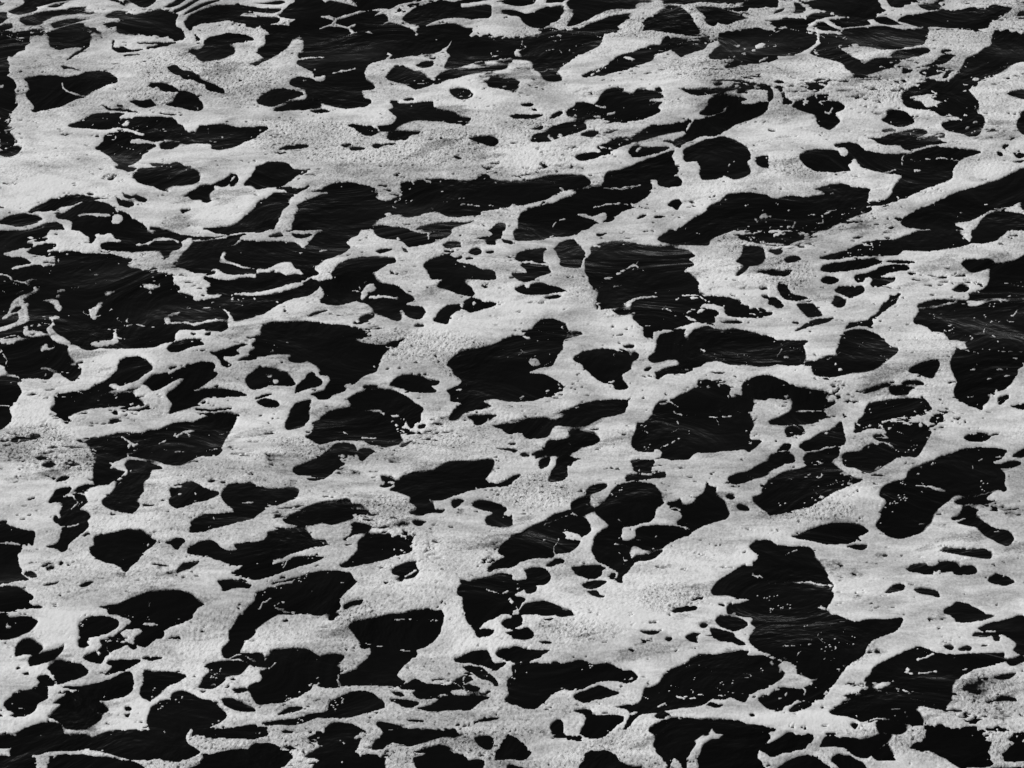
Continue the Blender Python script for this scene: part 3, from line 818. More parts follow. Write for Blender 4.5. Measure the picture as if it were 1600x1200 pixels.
N 440,920 90,40 ; 1450,570 150,60 ; 720,840 60,40 ; 550,1110 70,30 ; 560,960 60,30
T 0 900
D 0,238 40,238 60,260 130,253 190,255 232,285 190,345 130,370 80,390 0,390
W 35,310 45,280 60,265 45,300 75,318 40,328
D 95,500 105,450 135,405 180,395 210,400 225,420 265,435 265,460 220,495 150,492 115,502
D 185,560 180,530 240,490 320,465 400,438 370,490 320,525 240,555 195,568
D 500,360 498,300 530,265 600,250 680,255 745,280 740,310 700,345 620,375 560,390 550,410 565,435 500,455 490,410 500,390
G 515,290 520,300 515,310 525,295 
D 620,195 700,180 800,160 960,95 1080,90 1160,100 1275,180 1230,210 1190,235 1205,260 1130,300 1060,320 1030,345 1020,385 970,400 915,445 870,440 850,425 850,455 820,455 790,430 770,440 700,475 670,495 650,540 610,550 530,525 540,500 600,475 640,440 630,400 700,385 760,330 820,280 740,245 690,220 670,205
W 750,355 790,330 830,325 885,340 890,360 850,385 835,420 800,415 780,400 770,375
W 895,300 950,292 1000,305 960,312 900,310
L 5 560,440 550,410 640,385 700,380
L 5 680,405 790,410
W 545,400 640,375 700,350 750,300 810,280 750,345 700,380 640,395 620,410 640,435 590,470 560,440
D 290,580 330,540 390,527 430,545 510,550 550,585 550,620 470,650 370,678 355,660 330,620 310,600
W 310,610 330,615 360,665 345,670
D 235,635 290,618 320,635 345,670 330,690 300,698 240,700 235,680 250,660
D 25,800 60,760 120,720 200,705 290,700 295,740 300,765 240,800 210,850 150,880 60,880 90,860 40,830
D 0,850 30,885 0,880
W 300,705 360,680 400,690 500,720 420,728 390,760 330,770 300,765
D 380,690 500,690 600,670 700,640 790,600 825,605 832,640 830,700 800,745 720,770 650,780 560,800 600,850 640,885 600,920 570,936 500,960 420,960 390,930 340,895 300,890 330,860 380,800 330,800 340,785 410,740 420,728 500,720
W 560,800 640,780 690,800 670,820 610,805
D 560,800 620,785 650,810 680,840 650,860 600,850
L 4 560,800 600,850 640,870
D 665,550 700,525 800,520 880,522 870,545 800,580 740,600 660,625 660,610 700,570
D 890,520 950,500 1020,515 950,528
D 890,620 900,595 915,585 960,595 1060,595 1165,625 1160,640 1100,670 1040,700 1000,740 950,775 900,770 878,740 885,700 900,660
G 960,675 1030,695 1020,705 965,700
D 780,822 820,820 820,845 780,830
D 780,865 820,855 800,890 
D 735,875 755,865 740,880
D 930,890 940,850 950,820 1010,785 1060,770 1080,740 1130,715 1200,740 1250,765 1320,780 1380,820 1420,880 1370,920 1320,936 1230,1010 1100,1010 1000,980 930,940
L 5 985,800 1050,790
G 1000,795 1020,790 1025,800 1110,735 1130,735 1140,730 1115,740 1345,893 75,762
L 4 1090,895 1110,898
D 1240,695 1270,665 1265,640 1310,600 1300,580 1275,570 1310,545 1420,525 1500,530 1550,550 1530,600 1500,620 1420,630 1400,660 1340,700 1270,705
L 5 1250,700 1280,680 1340,675 1345,690
G 1300,550 1340,590 1350,590 1330,600 1375,550 1390,552 1320,600
D 1400,700 1440,680 1430,705
D 1460,710 1540,705 1560,720 1490,732
D 1390,770 1450,760 1500,790 1600,835 1600,845 1480,845 1410,805
D 1555,700 1600,675 1600,790 1580,760
D 1435,350 1490,320 1600,250 1600,340 1560,380 1535,395 1520,430 1505,480 1600,485 1600,575 1550,540 1500,520 1410,510 1390,460 1440,400
D 1440,340 1470,300 1500,240 1540,200 1600,130 1600,330 1550,400 1440,400
W 1430,520 1470,500 1520,495 1600,555 1600,530 1560,510 1500,485 1450,500
D 60,440 60,440
D 1050,390 1120,375 1130,390 1070,395
D 145,610 175,600 185,615 150,618
D 210,928 310,915 380,930 390,1000 200,1020 100,990
D 700,1010 860,980 900,1040 800,1090 700,1060
D 0,1010 60,1040 40,1130 0,1150
D 480,1090 620,1060 700,1120 560,1200 420,1200
D 1400,1000 1600,930 1600,1080 1480,1100
D 950,1090 1200,1080 1300,1130 1150,1170 1000,1150
T 400 900
D 0,100 100,60 220,0 600,0 635,35 550,110 525,150 530,185 460,235 380,250 280,232 220,228 130,245 60,285 0,325
L 6 0,320 0,320
L 7 50,175 20,210 45,220
L 8 110,190 130,215 175,230
D 445,262 470,240 525,228 520,245 460,282
D 165,285 190,272 200,285 180,293
D 585,300 700,275 850,240 1000,215 1160,212 1175,260 1155,330 1140,380 1080,440 1000,465 1010,495 960,530 910,575 880,620 930,660 890,685 770,685 620,685 525,692 430,700 360,680 340,715 250,755 170,790 100,798 0,795 0,665 35,650 40,600 80,580 130,540 90,470 160,470 260,455 340,465 370,490 400,500 490,485 545,495 545,525 505,555 530,580 525,610 620,585 660,545 700,480 715,450 660,460 640,410 610,350 590,330
W 370,485 400,503 490,490 545,515 510,555 530,575 525,615 620,585 680,530 722,478 700,450 660,465 640,400 520,400
D 110,470 260,455 340,465 375,490 400,503 420,495 490,485 545,495 545,525 505,555 530,590 520,620 510,640 515,690 470,700 360,680 340,715 0,720 0,660
L 10 520,620 510,650 525,690
W 0,555 60,580 35,600 40,650 0,665
L 3 660,420 780,440 900,465 970,475
L 5 900,462 935,468
L 3 860,275 1140,275
L 5 120,545 80,580
G 265,688 190,740 205,742 140,780 180,738 170,770 190,770
D 0,480 40,485 50,530 90,555 80,580 20,570 0,550
D 1255,240 1255,240
D 1300,240 1300,180 1600,150 1600,240 1550,235 1500,260 1430,290 1400,320 1370,345 1335,310 1310,260
D 1535,300 1570,265 1600,265 1600,330 1560,325
D 1370,345 1420,330 1485,335 1480,365 1450,382 1385,378
D 1550,355 1600,340 1600,380
D 1240,530 1290,500 1350,470 1440,465 1460,490 1480,540 1540,540 1570,545 1520,580 1500,590 1440,565 1330,545 1290,545
D 1500,490 1530,460 1600,455 1600,522 1560,525
D 1290,570 1340,558 1400,570 1450,600 1500,640 1515,680 1495,695 1480,665 1420,650 1350,605
G 1405,600 1448,632
D 900,695 960,655 1000,642 1060,670 1140,680 1220,680 1250,650 1280,635 1320,620 1360,650 1370,690 1400,705 1380,730 1330,735 1300,715 1220,715 1240,745 1460,758 1400,790 1340,845 1280,840 1200,840 1100,848 1000,830 1080,810 1160,765 1080,770 1010,765 985,735 1000,715 930,712
L 6 1290,692 1305,712 1350,730 1440,728
L 7 1215,720 1230,740
L 6 1100,668 1220,660 1270,690
L 5 1308,632 1292,655 1300,678 1335,668
W 1330,665 1400,650 1480,670 1490,690 1440,705 1400,705
D 1310,700 1340,680 1400,700 1370,728 1310,718
D 1380,740 1440,720 1465,722 1440,740
D 1095,652 1180,645 1185,655 1110,658
L 4 1120,750 1200,748
D 1135,590 1170,585 1160,590
D 1570,700 1570,650 1600,635 1600,800 1555,775 1575,740
D 850,728 890,720 935,750 900,752
D 838,775 870,768 1015,785 1015,805 950,822 880,800
D 460,795 500,770 560,740 620,718 700,718 760,760 808,800 800,828 680,860 540,888 400,892 260,925 200,936 40,925 120,905 240,895 320,870 440,845
G 475,800 490,795 500,785 510,780 520,770 535,755 545,750 475,790 270,885 285,885 275,880 290,878 545,760 505,775
D 135,870 180,830 240,815 298,820 260,845 200,855
D 455,928 520,915 600,925 700,980 640,1040 520,1040 430,980
D 755,925 780,912 860,925 960,960 1000,1020 900,1050 800,990 760,950
D 940,905 980,898 1055,908 1000,915
D 1360,925 1400,895 1470,885 1530,885 1480,905 1400,915
D 1270,870 1285,870 1280,880
D 695,885 725,882 715,892
D 100,1010 260,980 380,1020 340,1100 200,1120 80,1080
D 1150,990 1340,970 1420,1030 1360,1110 1220,1130 1120,1070
D 1480,980 1600,960 1600,1100 1500,1090
D 500,1120 700,1090 760,1150 640,1200 480,1200
D 840,1120 1000,1100 1060,1150 960,1200 820,1200
T 800 900
D 0,240 0,150 45,200 60,160 200,160 250,180 305,190 310,200 260,240 180,245 60,215 45,230 60,300 0,320
D 50,195 80,175 150,162 230,165 250,182 310,192 260,235 230,242 130,235 50,210
D 270,240 310,210 370,215 390,240 435,242 380,250 300,254
D 0,330 40,330 100,325 130,350 140,375 100,395 0,385
D 0,265 30,270 50,285 60,305 30,310 0,300
D 200,270 260,262 240,280 215,280
D 170,412 200,408 240,415 240,428 190,420
D 0,450 100,460 240,465 190,490 180,510 110,535 110,545 200,545 310,545 430,525 500,545 610,550 690,590 740,590 785,625 780,645 730,670 690,668 650,655 600,655 500,680 420,710 340,715 260,740 200,790 150,830 80,830 30,810 0,805
G 450,608 480,605 490,600 500,595 590,580 605,570 20,655 45,560 75,618 245,745 610,568
L 4 250,690 340,710 410,705
L 4 0,540 0,600
W 0,530 15,545 0,590
D 390,745 440,720 520,695 570,690 630,715 670,730 640,745 560,765 500,775 480,790 430,785 395,770
D 800,350 870,342 915,348 910,362 850,368
D 805,403 870,405 880,412 820,412
D 955,405 965,388 1000,385 990,408
D 1000,215 1060,192 1140,182 1158,195 1140,212 1050,228 1005,230
D 975,245 995,240 990,260
D 1170,320 1190,298 1220,300 1215,320 1190,328
D 1090,380 1140,358 1180,365 1150,385 1165,420 1130,415 1095,395
D 1115,455 1160,455 1150,462
D 1015,470 1045,462 1025,480
D 1030,372 1050,370 1055,378
D 1190,375 1250,372 1245,382
D 1275,285 1300,245 1400,260 1475,295 1440,330 1395,345 1330,330
D 1240,330 1290,335 1390,360 1400,385 1465,430 1440,440 1380,420 1300,410 1255,385
D 1290,175 1330,178 1310,188
D 1115,165 1160,145 1215,132 1150,158
D 1350,175 1400,180 1500,140 1600,100 1600,475 1540,465 1490,420 1480,390 1510,350 1520,320 1495,300 1505,265 1440,260 1380,240 1350,200
D 645,820 700,805 780,800 810,765 830,710 840,695 920,680 945,625 1000,580 1100,545 1120,520 1180,495 1300,490 1420,465 1475,470 1480,500 1600,510 1600,690 1540,715 1490,745 1450,790 1370,755 1320,775 1260,770 1180,810 1100,825 980,835 900,860 820,865 760,900 740,936 700,960 720,900 735,870 720,840 680,825
W 905,815 950,792 960,798 915,825
W 735,855 770,848 785,855 745,868
G 840,700 860,700 870,690 850,705 885,690 975,600 985,590 1000,575 1010,570 1020,565 1035,560 1050,555 1065,550 1085,545 1000,740 1305,718 1370,718 1305,745 1560,650 1380,720 1075,600 1140,690 1030,570 990,605
L 7 1030,755 1075,772
L 6 1100,770 1145,765
L 5 1160,745 1215,742
L 6 1290,752 1335,745
W 1295,715 1310,712 1310,722 1298,722
D 1185,820 1240,790 1290,800 1325,800 1270,825 1220,810
D 1540,770 1570,748 1600,748 1600,828 1560,800
D 900,870 940,845 990,865 960,890 910,895
D 890,935 960,895 1060,880 1180,900 1400,898 1480,936 1560,1000 1400,1040 1200,1000 1000,1030 860,980
D 1485,865 1510,860 1520,880 1490,880
D 385,850 430,832 490,838 500,865 560,870 640,865 690,875 695,900 650,940 560,1010 430,990 450,930 460,890 430,860
D 250,925 290,895 315,905 325,950 290,990 240,960
D 60,1040 200,1020 330,1060 280,1120 120,1130
D 640,1080 800,1040 880,1100 760,1150 650,1150
D 1100,1090 1300,1070 1400,1120 1260,1180 1100,1160
D 400,1120 560,1100 600,1160 460,1200
T 1200 900
D 0,100 350,100 350,200 380,215 470,260 560,285 660,270 750,275 840,262 825,325 760,365 660,400 610,450 600,490 500,560 440,640 400,690 370,740 340,770 270,790 280,810 240,835 130,850 130,820 100,830 100,845 20,840 0,830 0,745 60,700 130,700 200,705 280,660 190,615 180,560 130,540 80,520 0,470
W 0,480 70,520 150,540 185,570 185,610 280,648 270,660 200,700 130,705 60,695 40,720 10,750 0,750 0,680 70,660 110,625 60,570 0,520
D 0,510 50,540 60,570 105,605 100,630 60,660 0,680
D 60,705 100,695 120,710 90,720
W 95,825 140,800 190,770 215,780 210,795 170,800 130,840 140,855 90,850
L 5 215,700 240,720 225,745
W 290,700 310,690 305,710
L 4 280,655 380,615 440,545
L 3 90,435 140,437 220,430 230,450 180,495
L 3 400,100 400,100
L 4 65,825 60,835
L 3 250,430 290,422
L 4 350,520 360,515
G 355,518 370,508 350,520 415,445 450,465 530,488 235,355
D 840,240 870,240 850,250
D 1095,210 1140,190 1180,165 1250,175 1310,205 1415,250 1360,275 1220,292 1180,285 1130,240
D 1315,330 1370,300 1480,275 1600,262 1600,490 1540,470 1555,430 1540,410 1480,375 1440,370 1450,405 1410,405 1390,375 1350,385 1280,375 1300,355 1360,350
D 1100,445 1150,430 1170,450 1140,465
D 1190,460 1240,430 1275,445 1270,465 1210,470
D 1310,432 1380,430 1340,445
L 5 1360,342 1420,348
D 390,858 460,800 470,780 560,730 595,700 600,660 640,620 680,560 750,520 860,470 950,438 1000,455 1060,480 1180,492 1380,480 1480,485 1490,530 1400,560 1300,585 1230,620 1170,655 1150,700 1130,800 1050,825 960,815 910,825 950,860 965,900 970,936 900,936 800,905 700,900 620,920 500,880
L 9 935,525 965,515 1035,488
W 855,605 875,570 890,590 880,608
L 5 940,610 1050,600
L 4 1150,598 1240,585
W 645,695 700,670 760,660 770,672 720,700 665,705
W 560,725 640,715 730,708 720,725 640,728
L 5 470,795 540,780 630,770
L 4 760,645 790,655
L 5 760,695 820,710
L 5 840,710 900,740 910,760
L 12 885,770 940,780 985,800
W 880,770 930,775 985,795 985,812 940,795 890,785
L 7 770,832 830,830 
L 5 850,828 885,826
W 780,870 810,865 805,880
W 845,872 880,872 875,885
L 7 600,920 680,890 800,905 880,930
W 740,895 800,900 900,932 860,932
D 675,920 730,900 830,930 870,960 700,980 
L 4 900,905 910,908
W 1480,480 1600,495 1600,510 1490,520
D 1490,530 1540,515 1600,510 1600,530 1520,560
D 1410,635 1500,615 1560,610 1500,645 1430,648
D 1350,790 1400,780 1460,755 1540,765 1555,785 1440,780 1380,795
D 1415,745 1450,738 1440,750
D 515,930 540,920 560,930 540,960
D 155,868 180,862 175,875
D 100,990 260,960 360,1010 280,1080 120,1080
D 560,1010 760,1020 860,1080 700,1120 540,1090
D 1000,1020 1200,990 1340,1040 1240,1110 1050,1110
D 1400,1100 1500,1060 1600,1070 1600,1160 1460,1170
N 1330,620 80,60 ; 1300,700 100,50 ; 1070,260 80,30 ; 700,480 70,30 ; 1450,880 80,40
'''
def parse(txt):
    ops=[]; ox=oy=0; clip=(0,0,0,0)
    for ln in txt.split('\n'):
        ln=ln.strip()
        if not ln: continue
        k,rest=ln[0],ln[1:].strip()
        if k=='T':
            ox,oy=[int(v) for v in rest.split()]
            c0={60:-200,360:360,660:660,900:960}[oy]; c1={60:360,360:660,660:960,900:1400}[oy]
            clip=(ox if ox>0 else -400, c0, ox+400 if ox<1200 else 2000, c1)
            continue
        if k=='N':
            for part in rest.split(';'):
                a=part.replace(',',' ').split(); a=[float(v)/4 for v in a]
                ops.append(('N',clip,(a[0]+ox,a[1]+oy,a[2],a[3])))
            continue
        w=0
        if k=='L':
            a=rest.split(None,1); w=float(a[0])/4; rest=a[1]
        pts=[tuple(float(v)/4 for v in p.split(',')) for p in rest.split()]
        # points lying on a tile's border are pushed past it, so that tiles join without notches
        pts=np.array([((x-2.5 if x<=0 else x+2.5 if x>=400 else x)+ox,(y-2.5 if y<=0 and oy<900 else y+2.5 if (y>=300 and oy<900) else y)+oy) for x,y in pts])
        if k=='D' and oy==900 and pts[:,1].min()>1134: continue
        ops.append((k,clip,pts,w))
    return ops

PAD=40; SS=2
RW,RH=(1600+2*PAD)*SS,(1200+2*PAD)*SS
def fill(M,pts,clip,val):
    P=(pts+PAD)*SS
    cx0=int((clip[0]+PAD)*SS); cx1=int((clip[2]+PAD)*SS); cy0=int((clip[1]+PAD)*SS); cy1=int((clip[3]+PAD)*SS)
    cx0=max(cx0,0); cx1=min(cx1,RW)
    y0=max(int(math.floor(P[:,1].min())),cy0,0); y1=min(int(math.ceil(P[:,1].max()))+1,cy1,RH)
    Q=np.roll(P,-1,axis=0)
    for y in range(y0,y1):
        yc=y+0.5
        m=(P[:,1]<=yc)!=(Q[:,1]<=yc)
        if not m.any(): continue
        a=P[m]; b=Q[m]
        xs=np.sort(a[:,0]+(yc-a[:,1])/(b[:,1]-a[:,1])*(b[:,0]-a[:,0]))
        for i in range(0,len(xs)-1,2):
            s=max(int(round(xs[i])),cx0); e=min(int(round(xs[i+1])),cx1)
            if e>s: M[y,s:e]=val
def smooth_poly(p,n=4):
    # closed Catmull-Rom curve through the traced points
    if len(p)<4: return p
    p0=np.roll(p,1,axis=0); p2=np.roll(p,-1,axis=0); p3=np.roll(p,-2,axis=0)
    seg=np.linalg.norm(p2-p,axis=1,keepdims=True)+1e-6
    m1=(p2-p0)/2; m2=(p3-p)/2
    l1=np.linalg.norm(m1,axis=1,keepdims=True)+1e-6; l2=np.linalg.norm(m2,axis=1,keepdims=True)+1e-6
    m1=m1*np.minimum(1.0,seg*0.9/l1); m2=m2*np.minimum(1.0,seg*0.9/l2)
    out=[]
    for i in range(n):
        t=i/n; h1=2*t**3-3*t**2+1; h2=t**3-2*t**2+t; h3=-2*t**3+3*t**2; h4=t**3-t**2
        out.append(h1*p+h2*m1+h3*p2+h4*m2)
    return np.stack(out,1).reshape(-1,2)
def box(a,r,ax):
    if r<1: return a
    c=np.cumsum(np.pad(a,[(r+1,r) if i==ax else (0,0) for i in range(2)],mode='edge'),axis=ax,dtype=np.float64)
    n=a.shape[ax]
    hi=np.take(c,range(2*r+1,2*r+1+n),axis=ax); lo=np.take(c,range(0,n),axis=ax)
    return ((hi-lo)/(2*r+1)).astype(np.float32)
def blur(a,r,n=2):
    for _ in range(n): a=box(box(a,r,0),r,1)
    return a
def rasterise(ops):
    M=np.ones((RH,RW),np.float32); T=np.zeros((RH,RW),np.float32); LN=np.zeros((RH,RW),np.float32)   # T: faint dotted trails
    for o in ops:
        k,clip=o[0],o[1]
        if k=='D' and len(o[2])>2: fill(M,smooth_poly(o[2]),clip,0.0)
        elif k=='W' and len(o[2])>2: fill(M,smooth_poly(o[2]),clip,1.0)
        elif k=='L':
            w=o[3]; target=LN if w>1.1 else T
            for a,b in zip(o[2][:-1],o[2][1:]):
                d=b-a; L=math.hypot(*d)
                if L<1e-3: continue
                n=np.array([-d[1],d[0]])/L*max(w*1.1,1.0)/2; e=d/L*w*0.25
                fill(target,np.array([a+n-e,b+n+e,b-n+e,a-n-e]),clip,1.0)
    return M,T,LN

# ---------------- noise in world metres ----------------
def _hash(ix, iy, seed):
    h = (ix.astype(np.int64)*374761393 + iy.astype(np.int64)*668265263 + seed*974711) & 0xffffffff
    h = ((h ^ (h >> 13))*1274126177) & 0xffffffff
    h = (h ^ (h >> 16)) & 0xffffff
    return (h/float(0xffffff)).astype(np.float32)
def vnoise(x, y, seed):
    ix = np.floor(x); iy = np.floor(y); fx = (x-ix).astype(np.float32); fy = (y-iy).astype(np.float32)
    fx = fx*fx*fx*(fx*(fx*6-15)+10); fy = fy*fy*fy*(fy*(fy*6-15)+10)
    a = _hash(ix, iy, seed); b = _hash(ix+1, iy, seed); c = _hash(ix, iy+1, seed); d = _hash(ix+1, iy+1, seed)
    return (a+(b-a)*fx)*(1-fy)+(c+(d-c)*fx)*fy
def fbm(x, y, seed, octs=4, gain=0.5):
    t = 0; amp = 1.0; s = 0.0
    for i in range(octs):
        t = t+amp*(vnoise(x*0.8-y*0.6, x*0.6+y*0.8, seed+i*17)*2-1); s += amp
        x = x*2.03+11.3; y = y*2.03-7.1; amp *= gain
    return t/s
def worley(x, y, seed):
    ix = np.floor(x); iy = np.floor(y); f1 = np.full(x.shape, 9., np.float32); f2 = f1.copy()
    for dx in (-1, 0, 1):
        for dy in (-1, 0, 1):
            cx = ix+dx; cy = iy+dy
            d = np.hypot(cx+_hash(cx, cy, seed)-x, cy+_hash(cx, cy, seed+5)-y).astype(np.float32)
            f2 = np.minimum(f2, np.maximum(f1, d)); f1 = np.minimum(f1, d)
    return f1, f2
def sstep(a, b, v):     # also falls when a > b
    t = np.clip((v-a)/(b-a), 0, 1); return t*t*(3-2*t)

# ---------------- the swell, shared by the water and the foam floating on it ----------------
rng = np.random.RandomState(7)
WAV = []
for i in range(9):
    L = 0.9*1.33**i*0.8; th = math.radians(rng.uniform(40, 140)); a = 0.0068*L**0.85
    WAV.append((2*math.pi/L*math.cos(th), 2*math.pi/L*math.sin(th), a, rng.uniform(0, 6.28)))
def swell(x, y):
    h = np.zeros(x.shape, np.float32)
    px = x+0.25*np.sin(y*1.3+0.5); py = y+0.25*np.sin(x*1.1)
    for kx, ky, a, ph in WAV: h += a*np.sin(kx*px+ky*py+ph)
    return h

M, T, LN = rasterise(parse(TRACE))
soft = blur(M, 1, 3); lines = blur(LN, 1, 2)                        # the outline itself
wide = blur(blur(M, 8, 1), 8, 1)         # how deep inside the foam a point lies
Tb = blur(T, 1)
THIN = [o[2] for o in parse(TRACE) if o[0] == 'N']
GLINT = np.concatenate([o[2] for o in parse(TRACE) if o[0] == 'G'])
del M, T, LN

def project(x, y, z):
    # point in the world -> place in the photograph (1600 x 1200)
    X = x-CAM[0]; Y = y-CAM[1]; Z = z-CAM[2]
    d = Y*math.cos(PITCH)-Z*math.sin(PITCH); u = Y*math.sin(PITCH)+Z*math.cos(PITCH)
    return 800+FPX*X/d, 600-FPX*u/d
def unproject(px, py):
    a = (px-800)/FPX; b = (600-py)/FPX
    dx = a; dy = math.cos(PITCH)+b*math.sin(PITCH); dz = -math.sin(PITCH)+b*math.cos(PITCH)
    t = -CAM[2]/dz
    return CAM[0]+dx*t, CAM[1]+dy*t
def sample(A, px, py):
    fx = np.clip((px+PAD)*SS-0.5, 0, RW-1.01); fy = np.clip((py+PAD)*SS-0.5, 0, RH-1.01)
    ix = fx.astype(np.int32); iy = fy.astype(np.int32); fx = (fx-ix).astype(np.float32); fy = (fy-iy).astype(np.float32)
    return (A[iy, ix]*(1-fx)+A[iy, ix+1]*fx)*(1-fy)+(A[iy+1, ix]*(1-fx)+A[iy+1, ix+1]*fx)*fy

def open_web(x, y):
    # foam web of the same kind for the sea around the part that was traced
    wx = x+0.35*fbm(x*1.1, y*1.1, 61, 3); wy = y+0.35*fbm(x*1.1, y*1.1, 67, 3)
    u = wx*0.93+wy*0.36; v = -wx*0.36+wy*0.93
    f1, f2 = worley(u*1.5, v*1.9, 8); g1, g2 = worley(u*2.6+4, v*3.4, 9)
    open1 = (f2-f1)-0.38-0.34*fbm(x*0.6, y*0.6, 41, 2)
    open2 = (g2-g1)-0.42-0.5*fbm(x*0.8, y*0.8, 43, 2)
    o = np.maximum(open1, open2*0.8)
    return np.clip(0.5-o*5.0, 0, 1)

def field(x, y, z):
    px, py = project(x, y, z)
    # ragged edges: the outline is displaced by noise of a few centimetres
    qx = px+3.8*fbm(x*8, y*6, 5, 5, 0.80); qy = py+2.8*fbm(x*8, y*6, 6, 5, 0.80)
    s = sample(soft, qx, qy); wd = sample(wide, px, py); tr = sample(Tb, qx, qy); ln = sample(lines, qx, qy)
    wob = 16*fbm(x*1.5, y*1.5, 77, 2); inside = sstep(30, 62, py+wob-8)*(1-sstep(1138, 1166, py+wob+8))*sstep(-14, 0, px)*(1-sstep(1600, 1614, px))
    m = inside < 0.999
    if m.any():
        ow = open_web(x[m], y[m]); k = inside[m]
        s[m] = s[m]*k+ow*(1-k); wd[m] = wd[m]*k+ow*(1-k)
    # lace: little holes in thin foam, specks and broken threads in the open water
    n1 = fbm(x*11, y*8, 21, 3, 0.6); n2 = fbm(x*26, y*19, 31, 2, 0.6)
    lace = sstep(0.15, 0.5, fbm(x*0.9, y*1.3, 51, 3))
    near = np.clip(1-np.abs(s-0.5)*2, 0, 1)
    F = s-0.5+(0.16*n1+0.22*n2+0.30*np.clip(fbm(x*24, y*26, 39, 3, 0.7), -1, 0.6)*sstep(-0.2, 0.3, lace+n1*0.5))*near
    F += np.where(tr > 0.08, np.clip(tr*3.2, 0, 1)*(0.42+1.0*n2), 0)
    F = np.where(s < 0.5, np.maximum(F, (ln-0.36+0.55*n2)*1.2-0.5*(ln < 0.05)), F)
    rim = (wd > 0.03) & (wd < 0.5) & (s < 0.5)
    F += np.where(rim, np.clip(n2+0.35*n1-0.78+0.42*lace, 0, 1)*7.0, 0)
    F += np.where(s < 0.5, np.clip(fbm(x*22, y*30, 35, 2, 0.6)+0.3*lace-0.98, 0, 1)*9.0, 0)
    r1 = np.abs(fbm(x*1.5+0.3*y, y*2.1, 111, 3, 0.55)); r2 = np.abs(fbm(x*0.9, y*1.6, 117, 3, 0.55))
    dots = fbm(x*20, y*14, 119, 2, 0.7); where = sstep(-0.05, 0.35, fbm(x*0.6, y*0.9, 121, 2))
    thread = np.maximum(np.clip(1-r1/0.018, 0, 1), np.clip(1-r2/0.012, 0, 1)*0.8)*where
    F += np.where((s < 0.45) & (inside > 0.2), np.clip(thread*(0.56+1.15*dots), 0, 1), 0)
    thin = fbm((x*0.94+y*0.34)*0.9, (y*0.94-x*0.34)*1.9, 71, 5, 0.65)
    dens = np.clip(0.96-0.34*np.clip(thin+0.05, 0, 1)*2, 0, 1)
    tn = np.zeros(x.shape, np.float32)
    for cx, cy, rx, ry in THIN:
        q = ((px-cx)/rx)**2+((py-cy)/ry)**2
        tn = np.maximum(tn, np.exp(-q*1.3))
    tn = np.clip(tn*(0.75+0.9*n1), 0, 1)
    dens = dens*(1-0.55*tn)
    n3 = fbm(x*13, y*17, 33, 3, 0.7)
    pit = np.clip(n3-0.55+0.36*tn+0.16*lace*sstep(0.1, 0.5, thin), 0, 1)
    F -= np.where(s > 0.5, pit*6, 0)
    fj = fbm(x*8, y*20, 37, 3, 0.65)
    F -= np.where((wd < 0.80) & (s > 0.5), np.clip(fj+0.30*lace+0.5*(0.80-wd)-0.62, 0, 1)*6, 0)
    F -= np.where((wd >= 0.80) & (s > 0.5), np.clip(fj+0.34*lace-0.58, 0, 1)*4, 0)
    # how far the foam has thinned to a film: towards some edges and in worn patches
    edge = 1-sstep(0.0, 1.0, (wd-0.45)/0.35)
    worn = fbm((x*0.94+y*0.34)*1.6, (y*0.94-x*0.34)*4.0, 131, 4, 0.62)
    film = np.clip(edge*sstep(-0.12, 0.35, worn)*0.85+sstep(0.15, 0.60, worn)*0.50+0.95*tn*(0.6+0.8*n3), 0, 1)
    dens = np.clip(1-film, 0, 1)*(0.72+0.28*dens)
    return F.astype(np.float32), wd, dens.astype(np.float32), px, py

# ---------------- one rectilinear grid, fine where the photograph looks, coarser around ----------------
def axis(a, b, h, far0, far1, g=1.06):
    v = list(np.arange(a, b, h)); s = h; q = v[-1]
    while q < far1: s = min(s*g, 0.09); q += s; v.append(q)
    s = h; q = a; pre = []
    while q > far0: s = min(s*g, 0.09); q -= s; pre.append(q)
    return np.array(pre[::-1]+v)
gx = axis(-5.0, 5.0, 0.0072, -11, 11); gy = axis(-5.3, 7.9, 0.0125, -10, 16)
NX, NY = len(gx), len(gy)
print('grid', NX, NY)
X, Y = np.meshgrid(gx, gy); X = X.ravel(); Y = Y.ravel()
Z0 = swell(X, Y)
F = np.empty(X.size, np.float32); WD = F.copy(); DN = F.copy()
PXX = F.copy(); PYY = F.copy()
for i in range(0, X.size, 400000):
    s_ = slice(i, i+400000)
    F[s_], WD[s_], DN[s_], PXX[s_], PYY[s_] = field(X[s_], Y[s_], Z0[s_])
# foam thickness: a rounded lip at the edge, a low bubbly crust inside
prof = np.clip(F*2.2, 0, 1)
crust = sstep(-0.22, 0.38, fbm((X*0.94+Y*0.34)*0.7, (Y*0.94-X*0.34)*1.3, 81, 4))
# the patches where the photograph shows a coarse crust of burst bubbles
CRUSTY = [(310, 115, 110, 40), (390, 130, 60, 40), (480, 215, 110, 30), (620, 240, 180, 26), (720, 222, 90, 25), (830, 200, 60, 20), (1110, 108, 90, 22),
    (250, 150, 60, 20), (1390, 145, 60, 18), (960, 300, 60, 20), (640, 540, 110, 30), (730, 560, 50, 40), (60, 700, 70, 40), (120, 720, 50, 30), (600, 800, 60, 25),
    (840, 770, 70, 30), (1260, 800, 80, 16), (560, 960, 50, 30), (1050, 935, 60, 25), (900, 985, 90, 25), (1330, 1010, 40, 30), (1540, 1090, 60, 40), (1260, 260, 60, 20),
    (470, 700, 60, 22), (690, 690, 70, 18), (960, 470, 50, 20), (1230, 430, 50, 30), (1160, 380, 50, 20)]
cb = np.zeros(X.size, np.float32); cw = 0.5*fbm(X*2.2, Y*2.2, 141, 3)
